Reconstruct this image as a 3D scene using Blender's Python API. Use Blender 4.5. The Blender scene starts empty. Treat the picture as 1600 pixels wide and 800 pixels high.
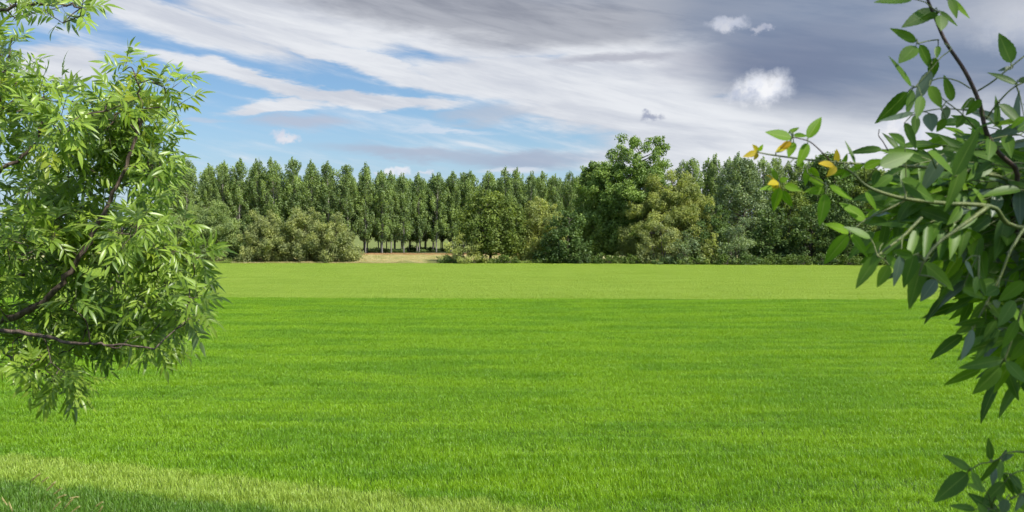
import bpy, math, random
import numpy as np
from mathutils import Vector, Matrix, noise as mnoise
PI = math.pi
SC = bpy.context.scene
COL = SC.collection

# ------------------------------------------------------------------ camera
F = 1386.0                       # focal length in pixels of a 1600 px wide frame
CAM = Vector((0.0, 0.0, 5.0))
PITCH = math.atan(41.0 / F)
cd = bpy.data.cameras.new('camera')
cam = bpy.data.objects.new('camera', cd)
COL.objects.link(cam)
cam.location = CAM
cam.rotation_euler = (PI / 2 - PITCH, 0, 0)
cd.sensor_width = 36.0
cd.lens = 36.0 * F / 1600.0
cd.clip_start = 0.05
cd.clip_end = 6000.0
cd.dof.use_dof = True
cd.dof.focus_distance = 9.0
cd.dof.aperture_fstop = 11.0
SC.camera = cam

def ray(px, py):
    u = (px - 800.0) / F
    v = (400.0 - py) / F
    return Vector((u, math.cos(PITCH) + v * math.sin(PITCH), -math.sin(PITCH) + v * math.cos(PITCH)))

def at(px, py, d):
    """world point seen at photo pixel px, py at forward distance d"""
    r = ray(px, py)
    return CAM + r * (d / r.y)

def sky_uv(px, py):
    r = ray(px, py).normalized()
    return math.atan2(r.x, r.y), math.asin(r.z)

# ------------------------------------------------------------------ sun and sky
SUN_EL = math.radians(50)
SUN_AZ = math.radians(122)       # measured from +Y (view direction) towards +X (right)
sun_dir = Vector((math.sin(SUN_AZ) * math.cos(SUN_EL), math.cos(SUN_AZ) * math.cos(SUN_EL), math.sin(SUN_EL)))
sd = bpy.data.lights.new('sun', 'SUN')
sd.energy = 4.2
sd.angle = math.radians(0.6)
sd.color = (1.0, 0.95, 0.86)
sun = bpy.data.objects.new('sun', sd)
COL.objects.link(sun)
sun.location = (40, -20, 60)
sun.rotation_euler = (-sun_dir).to_track_quat('-Z', 'Y').to_euler()

SC.view_settings.view_transform = 'Standard'
SC.view_settings.look = 'None'
SC.view_settings.gamma = 1.0
SC.view_settings.exposure = 0.75
SC.view_settings.use_curve_mapping = False
SC.cycles.max_bounces = 6
SC.cycles.diffuse_bounces = 3
SC.cycles.glossy_bounces = 2
SC.cycles.transmission_bounces = 4
SC.cycles.transparent_max_bounces = 4
SC.cycles.use_adaptive_sampling = True
SC.cycles.adaptive_threshold = 0.02

class NT:
    """tiny node-graph writer"""
    def __init__(s, tree):
        s.t = tree; s.N = tree.nodes; s.L = tree.links
    def put(s, sock, v):
        if v is None: return
        if isinstance(v, bpy.types.NodeSocket): s.L.new(v, sock)
        else: sock.default_value = v
    def new(s, typ, **kw):
        n = s.N.new(typ)
        for k, v in kw.items(): setattr(n, k, v)
        return n
    def m(s, op, a, b=None, c=None, clamp=False):
        n = s.new('ShaderNodeMath', operation=op); n.use_clamp = clamp
        s.put(n.inputs[0], a); s.put(n.inputs[1], b); s.put(n.inputs[2], c)
        return n.outputs[0]
    def mr(s, v, a, b, c=0.0, d=1.0, smooth=True):
        n = s.new('ShaderNodeMapRange', interpolation_type='SMOOTHSTEP' if smooth else 'LINEAR')
        s.put(n.inputs[0], v)
        for i, x in enumerate((a, b, c, d)): s.put(n.inputs[i + 1], x)
        return n.outputs[0]
    def mix(s, f, a, b, blend='MIX'):
        n = s.new('ShaderNodeMix', data_type='RGBA', blend_type=blend)
        s.put(n.inputs[0], f); s.put(n.inputs[6], a if isinstance(a, bpy.types.NodeSocket) else (*a, 1)[:4])
        s.put(n.inputs[7], b if isinstance(b, bpy.types.NodeSocket) else (*b, 1)[:4])
        return n.outputs[2]
    def xyz(s, x, y, z=0.0):
        n = s.new('ShaderNodeCombineXYZ')
        s.put(n.inputs[0], x); s.put(n.inputs[1], y); s.put(n.inputs[2], z)
        return n.outputs[0]
    def noise(s, vec, scale, detail=4, rough=0.55, dist=0.0):
        n = s.new('ShaderNodeTexNoise')
        s.put(n.inputs['Vector'], vec); n.inputs['Scale'].default_value = scale
        n.inputs['Detail'].default_value = detail; n.inputs['Roughness'].default_value = rough
        n.inputs['Distortion'].default_value = dist
        return n.outputs['Fac']

def build_sky():
    w = bpy.data.worlds.new('World'); SC.world = w; w.use_nodes = True
    nt = w.node_tree; nt.nodes.clear(); g = NT(nt)
    sky = g.new('ShaderNodeTexSky', sky_type='NISHITA')
    sky.sun_disc = False
    sky.sun_elevation = SUN_EL
    sky.sun_rotation = SUN_AZ
    sky.altitude = 100; sky.air_density = 1.0; sky.dust_density = 0.6; sky.ozone_density = 2.0
    STR = 0.085
    K = 1.0 / STR
    tc = g.new('ShaderNodeTexCoord')
    sep = g.new('ShaderNodeSeparateXYZ'); nt.links.new(tc.outputs['Generated'], sep.inputs[0])
    X, Y, Z = sep.outputs
    u = g.m('ARCTAN2', X, Y)
    v = g.m('ARCSINE', Z)
    def lin(r, gg, b):
        f = lambda c: ((c / 255 + 0.055) / 1.055) ** 2.4 if c > 10 else c / 255 / 12.92
        e = 2 ** -SC.view_settings.exposure
        return (f(r) * K * e, f(gg) * K * e, f(b) * K * e)
    # wispy and puffy offsets of the direction
    ws = g.noise(g.xyz(g.m('MULTIPLY', u, 2.4), g.m('MULTIPLY', v, 8.0)), 2.0, 6, 0.6)
    ws2 = g.noise(g.xyz(g.m('MULTIPLY', u, 1.5), g.m('MULTIPLY', v, 6.0), 3.7), 3.0, 6, 0.62)
    wu = g.m('MULTIPLY_ADD', ws, 0.16, g.m('SUBTRACT', u, 0.08))
    wv = g.m('MULTIPLY_ADD', ws2, 0.060, g.m('SUBTRACT', v, 0.030))
    ps = g.noise(g.xyz(u, v, 1.3), 42.0, 5, 0.62)
    ps2 = g.noise(g.xyz(u, v, 9.1), 48.0, 5, 0.62)
    pu = g.m('MULTIPLY_ADD', ps, 0.050, g.m('SUBTRACT', u, 0.025))
    pv = g.m('MULTIPLY_ADD', ps2, 0.032, g.m('SUBTRACT', v, 0.016))
    lu = g.m('MULTIPLY_ADD', ws, 0.05, g.m('SUBTRACT', u, 0.025))
    lv = g.m('MULTIPLY_ADD', ws2, 0.025, g.m('SUBTRACT', v, 0.0125))
    def blob(px, py, rx, ry, ang=0.0, soft=0.6, mode='w'):
        cu, cv = sky_uv(px, py)
        a, b = {'w': (wu, wv), 'p': (pu, pv), 's': (lu, lv)}[mode]
        du = g.m('SUBTRACT', a, cu); dv = g.m('SUBTRACT', b, cv)
        c, s_ = math.cos(math.radians(ang)), math.sin(math.radians(ang))
        x = g.m('MULTIPLY_ADD', du, c * F / rx, g.m('MULTIPLY', dv, s_ * F / rx))
        y = g.m('MULTIPLY_ADD', du, -s_ * F / ry, g.m('MULTIPLY', dv, c * F / ry))
        q = g.m('SQRT', g.m('ADD', g.m('MULTIPLY', x, x), g.m('MULTIPLY', y, y)))
        return g.mr(q, 1.0, 1.0 - soft)
    def over(col, mask, c, k=1.0):
        if k != 1.0: mask = g.m('MULTIPLY', mask, k)
        return g.mix(mask, col, c)
    # streak textures, running slightly down to the right
    a = math.radians(-11)
    su = g.m('MULTIPLY_ADD', u, math.cos(a), g.m('MULTIPLY', v, math.sin(a)))
    sv = g.m('MULTIPLY_ADD', u, -math.sin(a), g.m('MULTIPLY', v, math.cos(a)))
    st = g.noise(g.xyz(g.m('MULTIPLY', su, 2.0), g.m('MULTIPLY', sv, 13.0), 5.2), 2.3, 8, 0.6, 0.5)
    fine = g.noise(g.xyz(g.m('MULTIPLY', su, 5.0), g.m('MULTIPLY', sv, 34.0), 1.1), 2.4, 7, 0.62, 0.4)
    tex = g.m('MULTIPLY_ADD', fine, 0.4, g.m('MULTIPLY', st, 0.75))
    hor = g.mr(v, 0.0, 0.16)
    col = g.mix(1.0, sky.outputs[0], (0.64, 0.77, 0.88, 1), 'MULTIPLY')
    col = g.mix(g.m('MULTIPLY', g.m('SUBTRACT', 1.0, hor), 0.62), col, lin(180, 206, 235))
    # general thin cloud away from the view
    away = g.mr(g.m('ABSOLUTE', u), 0.62, 0.95)
    gen = g.mr(g.m('MULTIPLY_ADD', away, 0.12, tex), 0.62, 0.82)
    # coverage of the white veil
    cov = blob(300, 38, 260, 42, -14, 0.8)
    for b in ((470, 20, 260, 60, -6, .8), (560, 92, 330, 26, -13, 0.8), (400, 125, 260, 14, -7, 0.9), (820, 120, 260, 62, -6, 0.7), (960, 170, 250, 62, -6, 0.7),
              (1180, 225, 330, 105, 0, 0.6), (1500, 230, 420, 120, 0, 0.5), (1020, 110, 230, 90, 0, .6), (85, 100, 85, 30, -4, 0.9), (560, 150, 230, 16, -4, 0.8),
              (440, 163, 120, 14, 6, 0.8), (760, 40, 420, 60, -4, .7)):
        cov = g.m('MAXIMUM', cov, blob(*b))
    veil = g.mr(g.m('MULTIPLY_ADD', cov, 0.60, g.m('SUBTRACT', tex, 0.10)), 0.42, 0.90)
    veil = g.m('MAXIMUM', veil, g.m('MULTIPLY', gen, 0.8))
    vc = g.mix(g.mr(tex, 0.40, 0.72), lin(206, 210, 220), lin(236, 238, 242))
    col = g.mix(g.m('MULTIPLY', veil, 0.95), col, vc)
    # pink-grey soft patches low on the left
    col = over(col, blob(470, 190, 120, 17, 0, 0.8), lin(186, 194, 212), 0.8)
    col = over(col, blob(310, 185, 50, 7, 0, 0.8), lin(196, 204, 220), 0.5)
    col = over(col, blob(640, 236, 230, 16, -2, 0.85), lin(176, 186, 206), 0.8)
    col = over(col, blob(830, 248, 170, 19, 0, 0.85), lin(168, 178, 200), 0.8)
    col = over(col, blob(800, 262, 85, 9, 0, 0.8), lin(222, 226, 236), 0.8)
    col = over(col, blob(700, 198, 130, 6, -2, 0.9), lin(225, 230, 240), 0.6)
    # grey undersides
    tone = g.mr(tex, 0.40, 0.70)
    gcol = g.mix(tone, lin(138, 143, 157), lin(170, 174, 185))
    col = over(col, blob(800, 0, 470, 74, -3, 0.45), gcol, 0.92)
    col = over(col, blob(960, 92, 120, 15, 2, 0.8), lin(168, 171, 186), 0.75)
    col = over(col, blob(760, 180, 120, 16, 0, 0.8), lin(190, 195, 208), 0.6)
    dcol = g.mix(tone, lin(126, 139, 163), lin(142, 153, 174))
    dark = g.m('MAXIMUM', blob(1400, 40, 360, 158, 0, 0.42, 's'), blob(1200, 30, 240, 70, -3, .6))
    dark = g.m('MAXIMUM', dark, blob(1750, 60, 300, 145, 0, 0.55, 's'))
    col = over(col, dark, dcol, 0.92)
    col = over(col, blob(1230, 100, 200, 80, 0, 0.9, 's'), lin(114, 125, 153), 0.6)
    col = over(col, blob(1570, 10, 190, 70, 0, 0.9), lin(196, 200, 210), 0.75)
    col = over(col, blob(1060, 100, 110, 40, 0, 1.0), lin(176, 178, 192), 0.4)
    # small bright cumulus
    for (px, py, rx, ry, c, k) in ((1192, 138, 54, 29, (246, 247, 250), 1.0), (1158, 148, 26, 12, (205, 210, 222), .8),
                                   (1140, 38, 40, 14, (214, 217, 226), .9), (1190, 42, 14, 7, (190, 194, 208), .8),
                                   (450, 216, 26, 10, (232, 232, 238), .9), (625, 268, 20, 11, (240, 242, 246), 1.0),
                                   (598, 271, 14, 6, (225, 230, 240), .8), (668, 272, 14, 6, (230, 234, 240), .9),
                                   (1020, 182, 22, 9, (168, 174, 192), .9), (1400, 190, 30, 20, (238, 239, 243), .9),
                                   (1450, 205, 40, 16, (232, 234, 240), .8), (1590, 40, 60, 40, (222, 225, 232), .4)):
        col = over(col, blob(px, py, rx * 1.1, ry * 1.15, 0, 0.75, 'p'), g.mix(g.mr(ps2, 0.40, 0.62), lin(c[0] - 16, c[1] - 13, c[2] - 6), lin(*c)), k)
    # sky above the view brightened with height, added as fill light
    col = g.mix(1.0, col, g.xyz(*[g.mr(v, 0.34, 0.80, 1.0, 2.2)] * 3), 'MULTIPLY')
    # the half of the sky below the horizon
    col = g.mix(g.mr(Z, -0.002, -0.05), col, lin(70, 90, 50))
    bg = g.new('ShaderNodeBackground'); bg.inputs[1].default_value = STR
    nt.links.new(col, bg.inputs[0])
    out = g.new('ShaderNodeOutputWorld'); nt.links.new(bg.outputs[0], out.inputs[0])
build_sky()

# ------------------------------------------------------------------ helpers
def mesh_from(name, V, faces, mats, tint=None, uv=None, mat_idx=None, smooth=False):
    """faces: (n,k) int array, all of the same corner count k (or list of such arrays)"""
    me = bpy.data.meshes.new(name)
    fl = faces if isinstance(faces, list) else [faces]
    loops = np.concatenate([f.reshape(-1) for f in fl]).astype(np.int32)
    tot = np.concatenate([np.full(len(f), f.shape[1]) for f in fl]).astype(np.int32)
    start = np.concatenate([[0], np.cumsum(tot)[:-1]]).astype(np.int32)
    me.vertices.add(len(V)); me.vertices.foreach_set('co', np.asarray(V, np.float32).reshape(-1))
    me.loops.add(len(loops)); me.loops.foreach_set('vertex_index', loops)
    me.polygons.add(len(tot)); me.polygons.foreach_set('loop_start', start)
    me.polygons.foreach_set('loop_total', tot)
    if mat_idx is not None: me.polygons.foreach_set('material_index', np.asarray(mat_idx, np.int32))
    if smooth: me.polygons.foreach_set('use_smooth', np.ones(len(tot), bool))
    me.update(calc_edges=True)
    if tint is not None:
        at_ = me.attributes.new('tint', 'FLOAT', 'FACE'); at_.data.foreach_set('value', np.asarray(tint, np.float32))
    if uv is not None:
        l = me.uv_layers.new(name='uv'); l.data.foreach_set('uv', np.asarray(uv, np.float32)[loops].reshape(-1))
    for m in (mats if isinstance(mats, (list, tuple)) else [mats]): me.materials.append(m)
    return me

def link(name, data, parent=None, loc=None, **props):
    o = bpy.data.objects.new(name, data); COL.objects.link(o)
    if parent is not None: o.parent = parent
    if loc is not None: o.location = loc
    for k, v in props.items(): o[k] = v
    return o

def unit(a):
    return a / np.maximum(np.linalg.norm(a, axis=-1, keepdims=True), 1e-9)

class Tubes:
    def __init__(s): s.V = []; s.Fc = []; s.n = 0
    def add(s, pts, rad, sides=6):
        pts = np.asarray(pts, float); m = len(pts)
        rad = np.broadcast_to(np.asarray(rad, float), (m,))
        t = unit(np.gradient(pts, axis=0))
        ref = np.array([0.0, 0.0, 1.0]) if abs(t[0, 2]) < 0.9 else np.array([1.0, 0, 0])
        a = unit(np.cross(t, ref)); b = np.cross(t, a)
        ang = np.linspace(0, 2 * PI, sides, endpoint=False)
        ring = pts[:, None] + rad[:, None, None] * (np.cos(ang)[None, :, None] * a[:, None] + np.sin(ang)[None, :, None] * b[:, None])
        i = np.arange(m - 1)[:, None] * sides; j = np.arange(sides)[None]
        j2 = (j + 1) % sides
        f = np.stack([i + j, i + j2, i + sides + j2, i + sides + j], -1).reshape(-1, 4) + s.n
        s.V.append(ring.reshape(-1, 3)); s.Fc.append(f); s.n += m * sides
    def mesh(s, name, mat, mi=None):
        if mi is not None: return mesh_from(name, np.concatenate(s.V), np.concatenate(s.Fc), mat, smooth=True, mat_idx=mi)
        return mesh_from(name, np.concatenate(s.V), np.concatenate(s.Fc), mat, smooth=True)

def curve(pts, n=10):
    """Catmull-Rom through points"""
    P = [np.array(p, float) for p in pts]
    P = [2 * P[0] - P[1]] + P + [2 * P[-1] - P[-2]]
    out = []
    for k in range(1, len(P) - 2):
        for q in np.linspace(0, 1, n, endpoint=False):
            p0, p1, p2, p3 = P[k - 1:k + 3]
            out.append(0.5 * ((2 * p1) + (-p0 + p2) * q + (2 * p0 - 5 * p1 + 4 * p2 - p3) * q * q + (-p0 + 3 * p1 - 3 * p2 + p3) * q ** 3))
    out.append(P[-2])
    return np.array(out)

# ------------------------------------------------------------------ materials
def leaf_mat(name, c1, c2, trans=0.35, rough=0.5, spec=0.3, tcol=None, vein=None, back=None, noise_scale=None):
    m = bpy.data.materials.new(name); m.use_nodes = True
    nt = m.node_tree; nt.nodes.clear(); g = NT(nt)
    a = g.new('ShaderNodeAttribute'); a.attribute_name = 'tint'
    col = g.mix(a.outputs['Fac'], c1, c2)
    if noise_scale:
        ge = g.new('ShaderNodeNewGeometry')
        nz = g.noise(ge.outputs['Position'], noise_scale, 2, 0.5)
        col = g.mix(g.mr(nz, 0.35, 0.65, 0.0, 1.0), g.mix(1.0, col, (0.78, 0.80, 0.85), 'MULTIPLY'), g.mix(1.0, col, (1.25, 1.2, 1.05), 'MULTIPLY'))
    if back is not None:
        ge2 = g.new('ShaderNodeNewGeometry')
        col = g.mix(g.m('MULTIPLY', ge2.outputs['Backfacing'], 0.8), col, back)
    if vein is not None:
        uvn = g.new('ShaderNodeUVMap'); sp = g.new('ShaderNodeSeparateXYZ'); g.L.new(uvn.outputs[0], sp.inputs[0])
        du = g.m('ABSOLUTE', g.m('SUBTRACT', sp.outputs[0], 0.5))
        rib = g.mr(du, 0.050, 0.015)
        side = g.m('ADD', g.m('MULTIPLY', sp.outputs[1], 11.0), g.m('MULTIPLY', du, -5.5))
        sidev = g.mr(g.m('ABSOLUTE', g.m('SUBTRACT', g.m('FRACT', side), 0.5)), 0.07, 0.02)
        col = g.mix(g.m('MAXIMUM', g.m('MULTIPLY', rib, 0.8), g.m('MULTIPLY', sidev, 0.28)), col, vein)
    p = g.new('ShaderNodeBsdfPrincipled')
    g.L.new(col, p.inputs['Base Color'])
    p.inputs['Roughness'].default_value = rough
    p.inputs['Specular IOR Level'].default_value = spec
    t = g.new('ShaderNodeBsdfTranslucent')
    if tcol is None: g.L.new(g.mix(1.0, col, (1.7, 1.65, 0.8), 'MULTIPLY'), t.inputs[0])
    else: t.inputs[0].default_value = (*tcol, 1)
    mx = g.new('ShaderNodeMixShader'); mx.inputs[0].default_value = trans
    g.L.new(p.outputs[0], mx.inputs[1]); g.L.new(t.outputs[0], mx.inputs[2])
    o = g.new('ShaderNodeOutputMaterial'); g.L.new(mx.outputs[0], o.inputs[0])
    return m

def bark_mat(name, c1, c2, scale=12.0, rough=0.85, stretch=0.25):
    m = bpy.data.materials.new(name); m.use_nodes = True
    nt = m.node_tree; g = NT(nt); p = nt.nodes['Principled BSDF']
    tc = g.new('ShaderNodeTexCoord'); mp = g.new('ShaderNodeMapping')
    g.L.new(tc.outputs['Object'], mp.inputs[0]); mp.inputs['Scale'].default_value = (1, 1, stretch)
    n = g.noise(mp.outputs[0], scale, 6, 0.65)
    g.L.new(g.mix(g.mr(n, 0.35, 0.68), c1, c2), p.inputs['Base Color'])
    p.inputs['Roughness'].default_value = rough
    b = g.new('ShaderNodeBump'); b.inputs['Strength'].default_value = 0.5; b.inputs['Distance'].default_value = 0.02
    g.L.new(n, b.inputs['Height']); g.L.new(b.outputs[0], p.inputs['Normal'])
    return m

M_BARK_POPLAR = bark_mat('poplar_bark', (0.16, 0.145, 0.12), (0.34, 0.32, 0.28), 3.0)
M_BARK_DARK = bark_mat('dark_bark', (0.05, 0.04, 0.03), (0.14, 0.115, 0.09), 3.0)
M_BARK_ASH = bark_mat('ash_bark', (0.045, 0.028, 0.020), (0.16, 0.115, 0.085), 60.0, 0.7)
M_STEM = bark_mat('green_stem', (0.075, 0.105, 0.022), (0.14, 0.165, 0.04), 60.0, 0.5)
M_STEM_RED = bark_mat('brown_stem', (0.040, 0.022, 0.016), (0.085, 0.045, 0.032), 60.0, 0.55)

# ------------------------------------------------------------------ ground
def bank_z(x, y):
    """grassy bank the photographer stands on; flat field beyond"""
    e = 4.2 + 0.25 * np.sin(x * 0.31 + 0.8)
    t = np.clip((13.0 - y) / (13.0 - e), 0, 1)
    t = t * t * (3 - 2 * t)
    return 2.95 * t

GREEN_LINE = (63.5, -0.035)       # far pale crop starts at y = a + b x
def near_strip(x, y):
    """1 inside the pale strip that crosses the lower left corner"""
    a = 15.6 - 0.33 * (x - 0.57)
    b = 15.65 - 0.32 * (x + 4.5)
    return (y < a) & (y > b)

def field_edge(x):
    return 131.0 - 0.075 * np.maximum(x, 0) + 0.0 * x

def build_ground():
    xs = np.concatenate([np.linspace(-2500, -140, 8), np.linspace(-120, -24, 13), np.linspace(-20, 20, 41), np.linspace(24, 120, 13), np.linspace(140, 2500, 8)])
    ys = np.concatenate([np.linspace(-1500, -40, 5), np.linspace(-20, 16, 49), np.linspace(20, 240, 23), np.linspace(300, 4000, 10)])
    X, Y = np.meshgrid(xs, ys)
    Z = bank_z(X, Y)
    V = np.stack([X, Y, Z], -1).reshape(-1, 3)
    nx, ny = len(xs), len(ys)
    i, j = np.meshgrid(np.arange(ny - 1), np.arange(nx - 1), indexing='ij')
    k = i * nx + j
    f = np.stack([k, k + 1, k + nx + 1, k + nx], -1).reshape(-1, 4)
    m = bpy.data.materials.new('soil_and_turf'); m.use_nodes = True
    nt = m.node_tree; g = NT(nt); p = nt.nodes['Principled BSDF']
    ge = g.new('ShaderNodeNewGeometry'); sp = g.new('ShaderNodeSeparateXYZ'); g.L.new(ge.outputs['Position'], sp.inputs[0])
    n1 = g.noise(ge.outputs['Position'], 0.25, 6, 0.6)
    n2 = g.noise(ge.outputs['Position'], 4.0, 5, 0.7)
    under = g.mix(g.mr(n2, 0.3, 0.7), (0.022, 0.045, 0.010), (0.05, 0.085, 0.018))          # soil and shoots under the crop
    dry = g.mix(g.mr(n2, 0.35, 0.65), (0.38, 0.33, 0.17), (0.30, 0.31, 0.12))
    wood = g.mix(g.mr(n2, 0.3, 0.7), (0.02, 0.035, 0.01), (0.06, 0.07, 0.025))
    mead = g.mix(g.mr(n1, 0.3, 0.7), (0.10, 0.14, 0.03), (0.18, 0.19, 0.06))
    yy = g.m('ADD', sp.outputs[1], g.m('MULTIPLY', g.m('SUBTRACT', n1, 0.5), 5.0))
    col = g.mix(g.mr(yy, 134.0, 137.0), under, dry)
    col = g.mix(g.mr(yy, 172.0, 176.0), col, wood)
    col = g.mix(g.mr(yy, 228.0, 232.0), col, mead)
    g.L.new(col, p.inputs['Base Color']); p.inputs['Roughness'].default_value = 0.95
    p.inputs['Specular IOR Level'].default_value = 0.1
    link('ground', mesh_from('ground', V, f, m, smooth=True), kind='structure')
build_ground()

# ------------------------------------------------------------------ grass
def crop_mat(name, mode):
    m = bpy.data.materials.new(name); m.use_nodes = True
    nt = m.node_tree; nt.nodes.clear(); g = NT(nt)
    a = g.new('ShaderNodeAttribute'); a.attribute_name = 'tint'
    ge = g.new('ShaderNodeNewGeometry'); sp = g.new('ShaderNodeSeparateXYZ'); g.L.new(ge.outputs['Position'], sp.inputs[0])
    x, y, z = sp.outputs
    if mode == 'crop':
        # patches: uneven growth in long streaks
        sv = g.xyz(g.m('MULTIPLY', x, 0.16), g.m('MULTIPLY', y, 0.55))
        st = g.noise(sv, 1.0, 4, 0.6)
        st2 = g.noise(g.xyz(g.m('MULTIPLY', x, 0.5), y), 1.5, 3, 0.6)
        lo = g.mix(a.outputs['Fac'], (0.100, 0.240, 0.004), (0.185, 0.355, 0.009))
        hi = g.mix(a.outputs['Fac'], (0.160, 0.320, 0.004), (0.255, 0.430, 0.010))
        green = g.mix(g.mr(st, 0.38, 0.60), lo, hi)
        green = g.mix(g.m('MULTIPLY', g.mr(st2, 0.56, 0.72), 0.35), green, (0.05, 0.17, 0.006))
        pale = g.mix(a.outputs['Fac'], (0.245, 0.375, 0.038), (0.395, 0.50, 0.090))
        # far pale crop, near pale strip
        wob = g.m('MULTIPLY', g.m('SUBTRACT', g.noise(ge.outputs['Position'], 1.2, 3, 0.6), 0.5), 1.4)
        far = g.mr(g.m('ADD', g.m('ADD', y, wob), g.m('MULTIPLY', x, -GREEN_LINE[1])), GREEN_LINE[0] - 0.3, GREEN_LINE[0] + 0.3)
        yw = g.m('ADD', y, wob)
        s1 = g.mr(g.m('MULTIPLY_ADD', x, 0.33, yw), 15.55 + 0.33 * 0.57 + 0.15, 15.55 + 0.33 * 0.57 - 0.15)
        s2 = g.mr(g.m('MULTIPLY_ADD', x, 0.32, yw), 15.65 - 0.32 * 4.5 - 0.4, 15.65 - 0.32 * 4.5 + 0.4)
        strip = g.m('MULTIPLY', s1, s2)
        verge = g.m('SUBTRACT', 1.0, s2)  # verge grass, its tree shade painted in as darker green
        col = g.mix(verge, green, g.mix(a.outputs['Fac'], (0.070, 0.175, 0.012), (0.155, 0.285, 0.030)))
        col = g.mix(g.m('MULTIPLY', strip, 0.88), col, pale)
        col = g.mix(g.m('MULTIPLY', far, 0.95), col, g.mix(g.mr(st, 0.35, 0.65), g.mix(a.outputs['Fac'], (0.220, 0.350, 0.026), (0.330, 0.450, 0.072)), pale))
    else:
        n = g.noise(ge.outputs['Position'], 0.35, 4, 0.6)
        band = g.mr(g.m('MULTIPLY_ADD', n, 6.0, y), 171.0, 176.0)
        col = g.mix(a.outputs['Fac'], (0.42, 0.38, 0.18), (0.60, 0.53, 0.31))
        col = g.mix(g.m('MULTIPLY', g.mr(n, 0.45, 0.6), 0.5), col, (0.20, 0.28, 0.05))
        col = g.mix(g.m('MULTIPLY', band, 0.75), col, (0.42, 0.22, 0.12))
    p = g.new('ShaderNodeBsdfPrincipled'); g.L.new(col, p.inputs['Base Color'])
    p.inputs['Roughness'].default_value = 0.42; p.inputs['Specular IOR Level'].default_value = 0.35
    t = g.new('ShaderNodeBsdfTranslucent'); g.L.new(g.mix(1.0, col, (1.5, 1.35, 0.6), 'MULTIPLY'), t.inputs[0])
    mx = g.new('ShaderNodeMixShader'); mx.inputs[0].default_value = 0.35
    g.L.new(p.outputs[0], mx.inputs[1]); g.L.new(t.outputs[0], mx.inputs[2])
    o = g.new('ShaderNodeOutputMaterial'); g.L.new(mx.outputs[0], o.inputs[0])
    return m

def blades(rng, n, size, h, w, lean):
    """n curved blades on a size x size tile -> verts, quads, tint"""
    P = np.stack([rng.uniform(-size / 2, size / 2, n), rng.uniform(-size / 2, size / 2, n), np.zeros(n)], -1)
    az = rng.uniform(0, 2 * PI, n); H = h * rng.uniform(0.6, 1.15, n)
    # clumpy growth
    cl = np.array([mnoise.noise(Vector((p[0] * 2.2, p[1] * 2.2, size))) for p in P]); H *= 1 + 0.35 * cl
    W = w * rng.uniform(0.7, 1.3, n); ln = lean * rng.uniform(0.2, 1.3, n) * H
    d = np.stack([np.cos(az), np.sin(az), np.zeros(n)], -1)
    s = np.stack([-np.sin(az + rng.normal(0, .5, n)), np.cos(az + rng.normal(0, .5, n)), np.zeros(n)], -1)
    ts = np.array([0.0, 0.45, 0.8, 1.0]); ws = np.array([0.8, 1.0, 0.6, 0.06])
    V = []
    for t, wv in zip(ts, ws):
        c = P + d * (ln * t ** 2)[:, None] + np.array([0, 0, 1.0]) * (H * (t - 0.22 * t ** 3 * np.minimum(lean, 1)))[:, None]
        V += [c - s * (W * wv / 2)[:, None], c + s * (W * wv / 2)[:, None]]
    V = np.stack(V, 1).reshape(-1, 3)
    b = (np.arange(n) * 8)[:, None, None]
    q = np.array([[0, 1, 3, 2], [2, 3, 5, 4], [4, 5, 7, 6]])[None]
    return V, (b + q).reshape(-1, 4), np.repeat(rng.random(n), 3)

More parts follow.
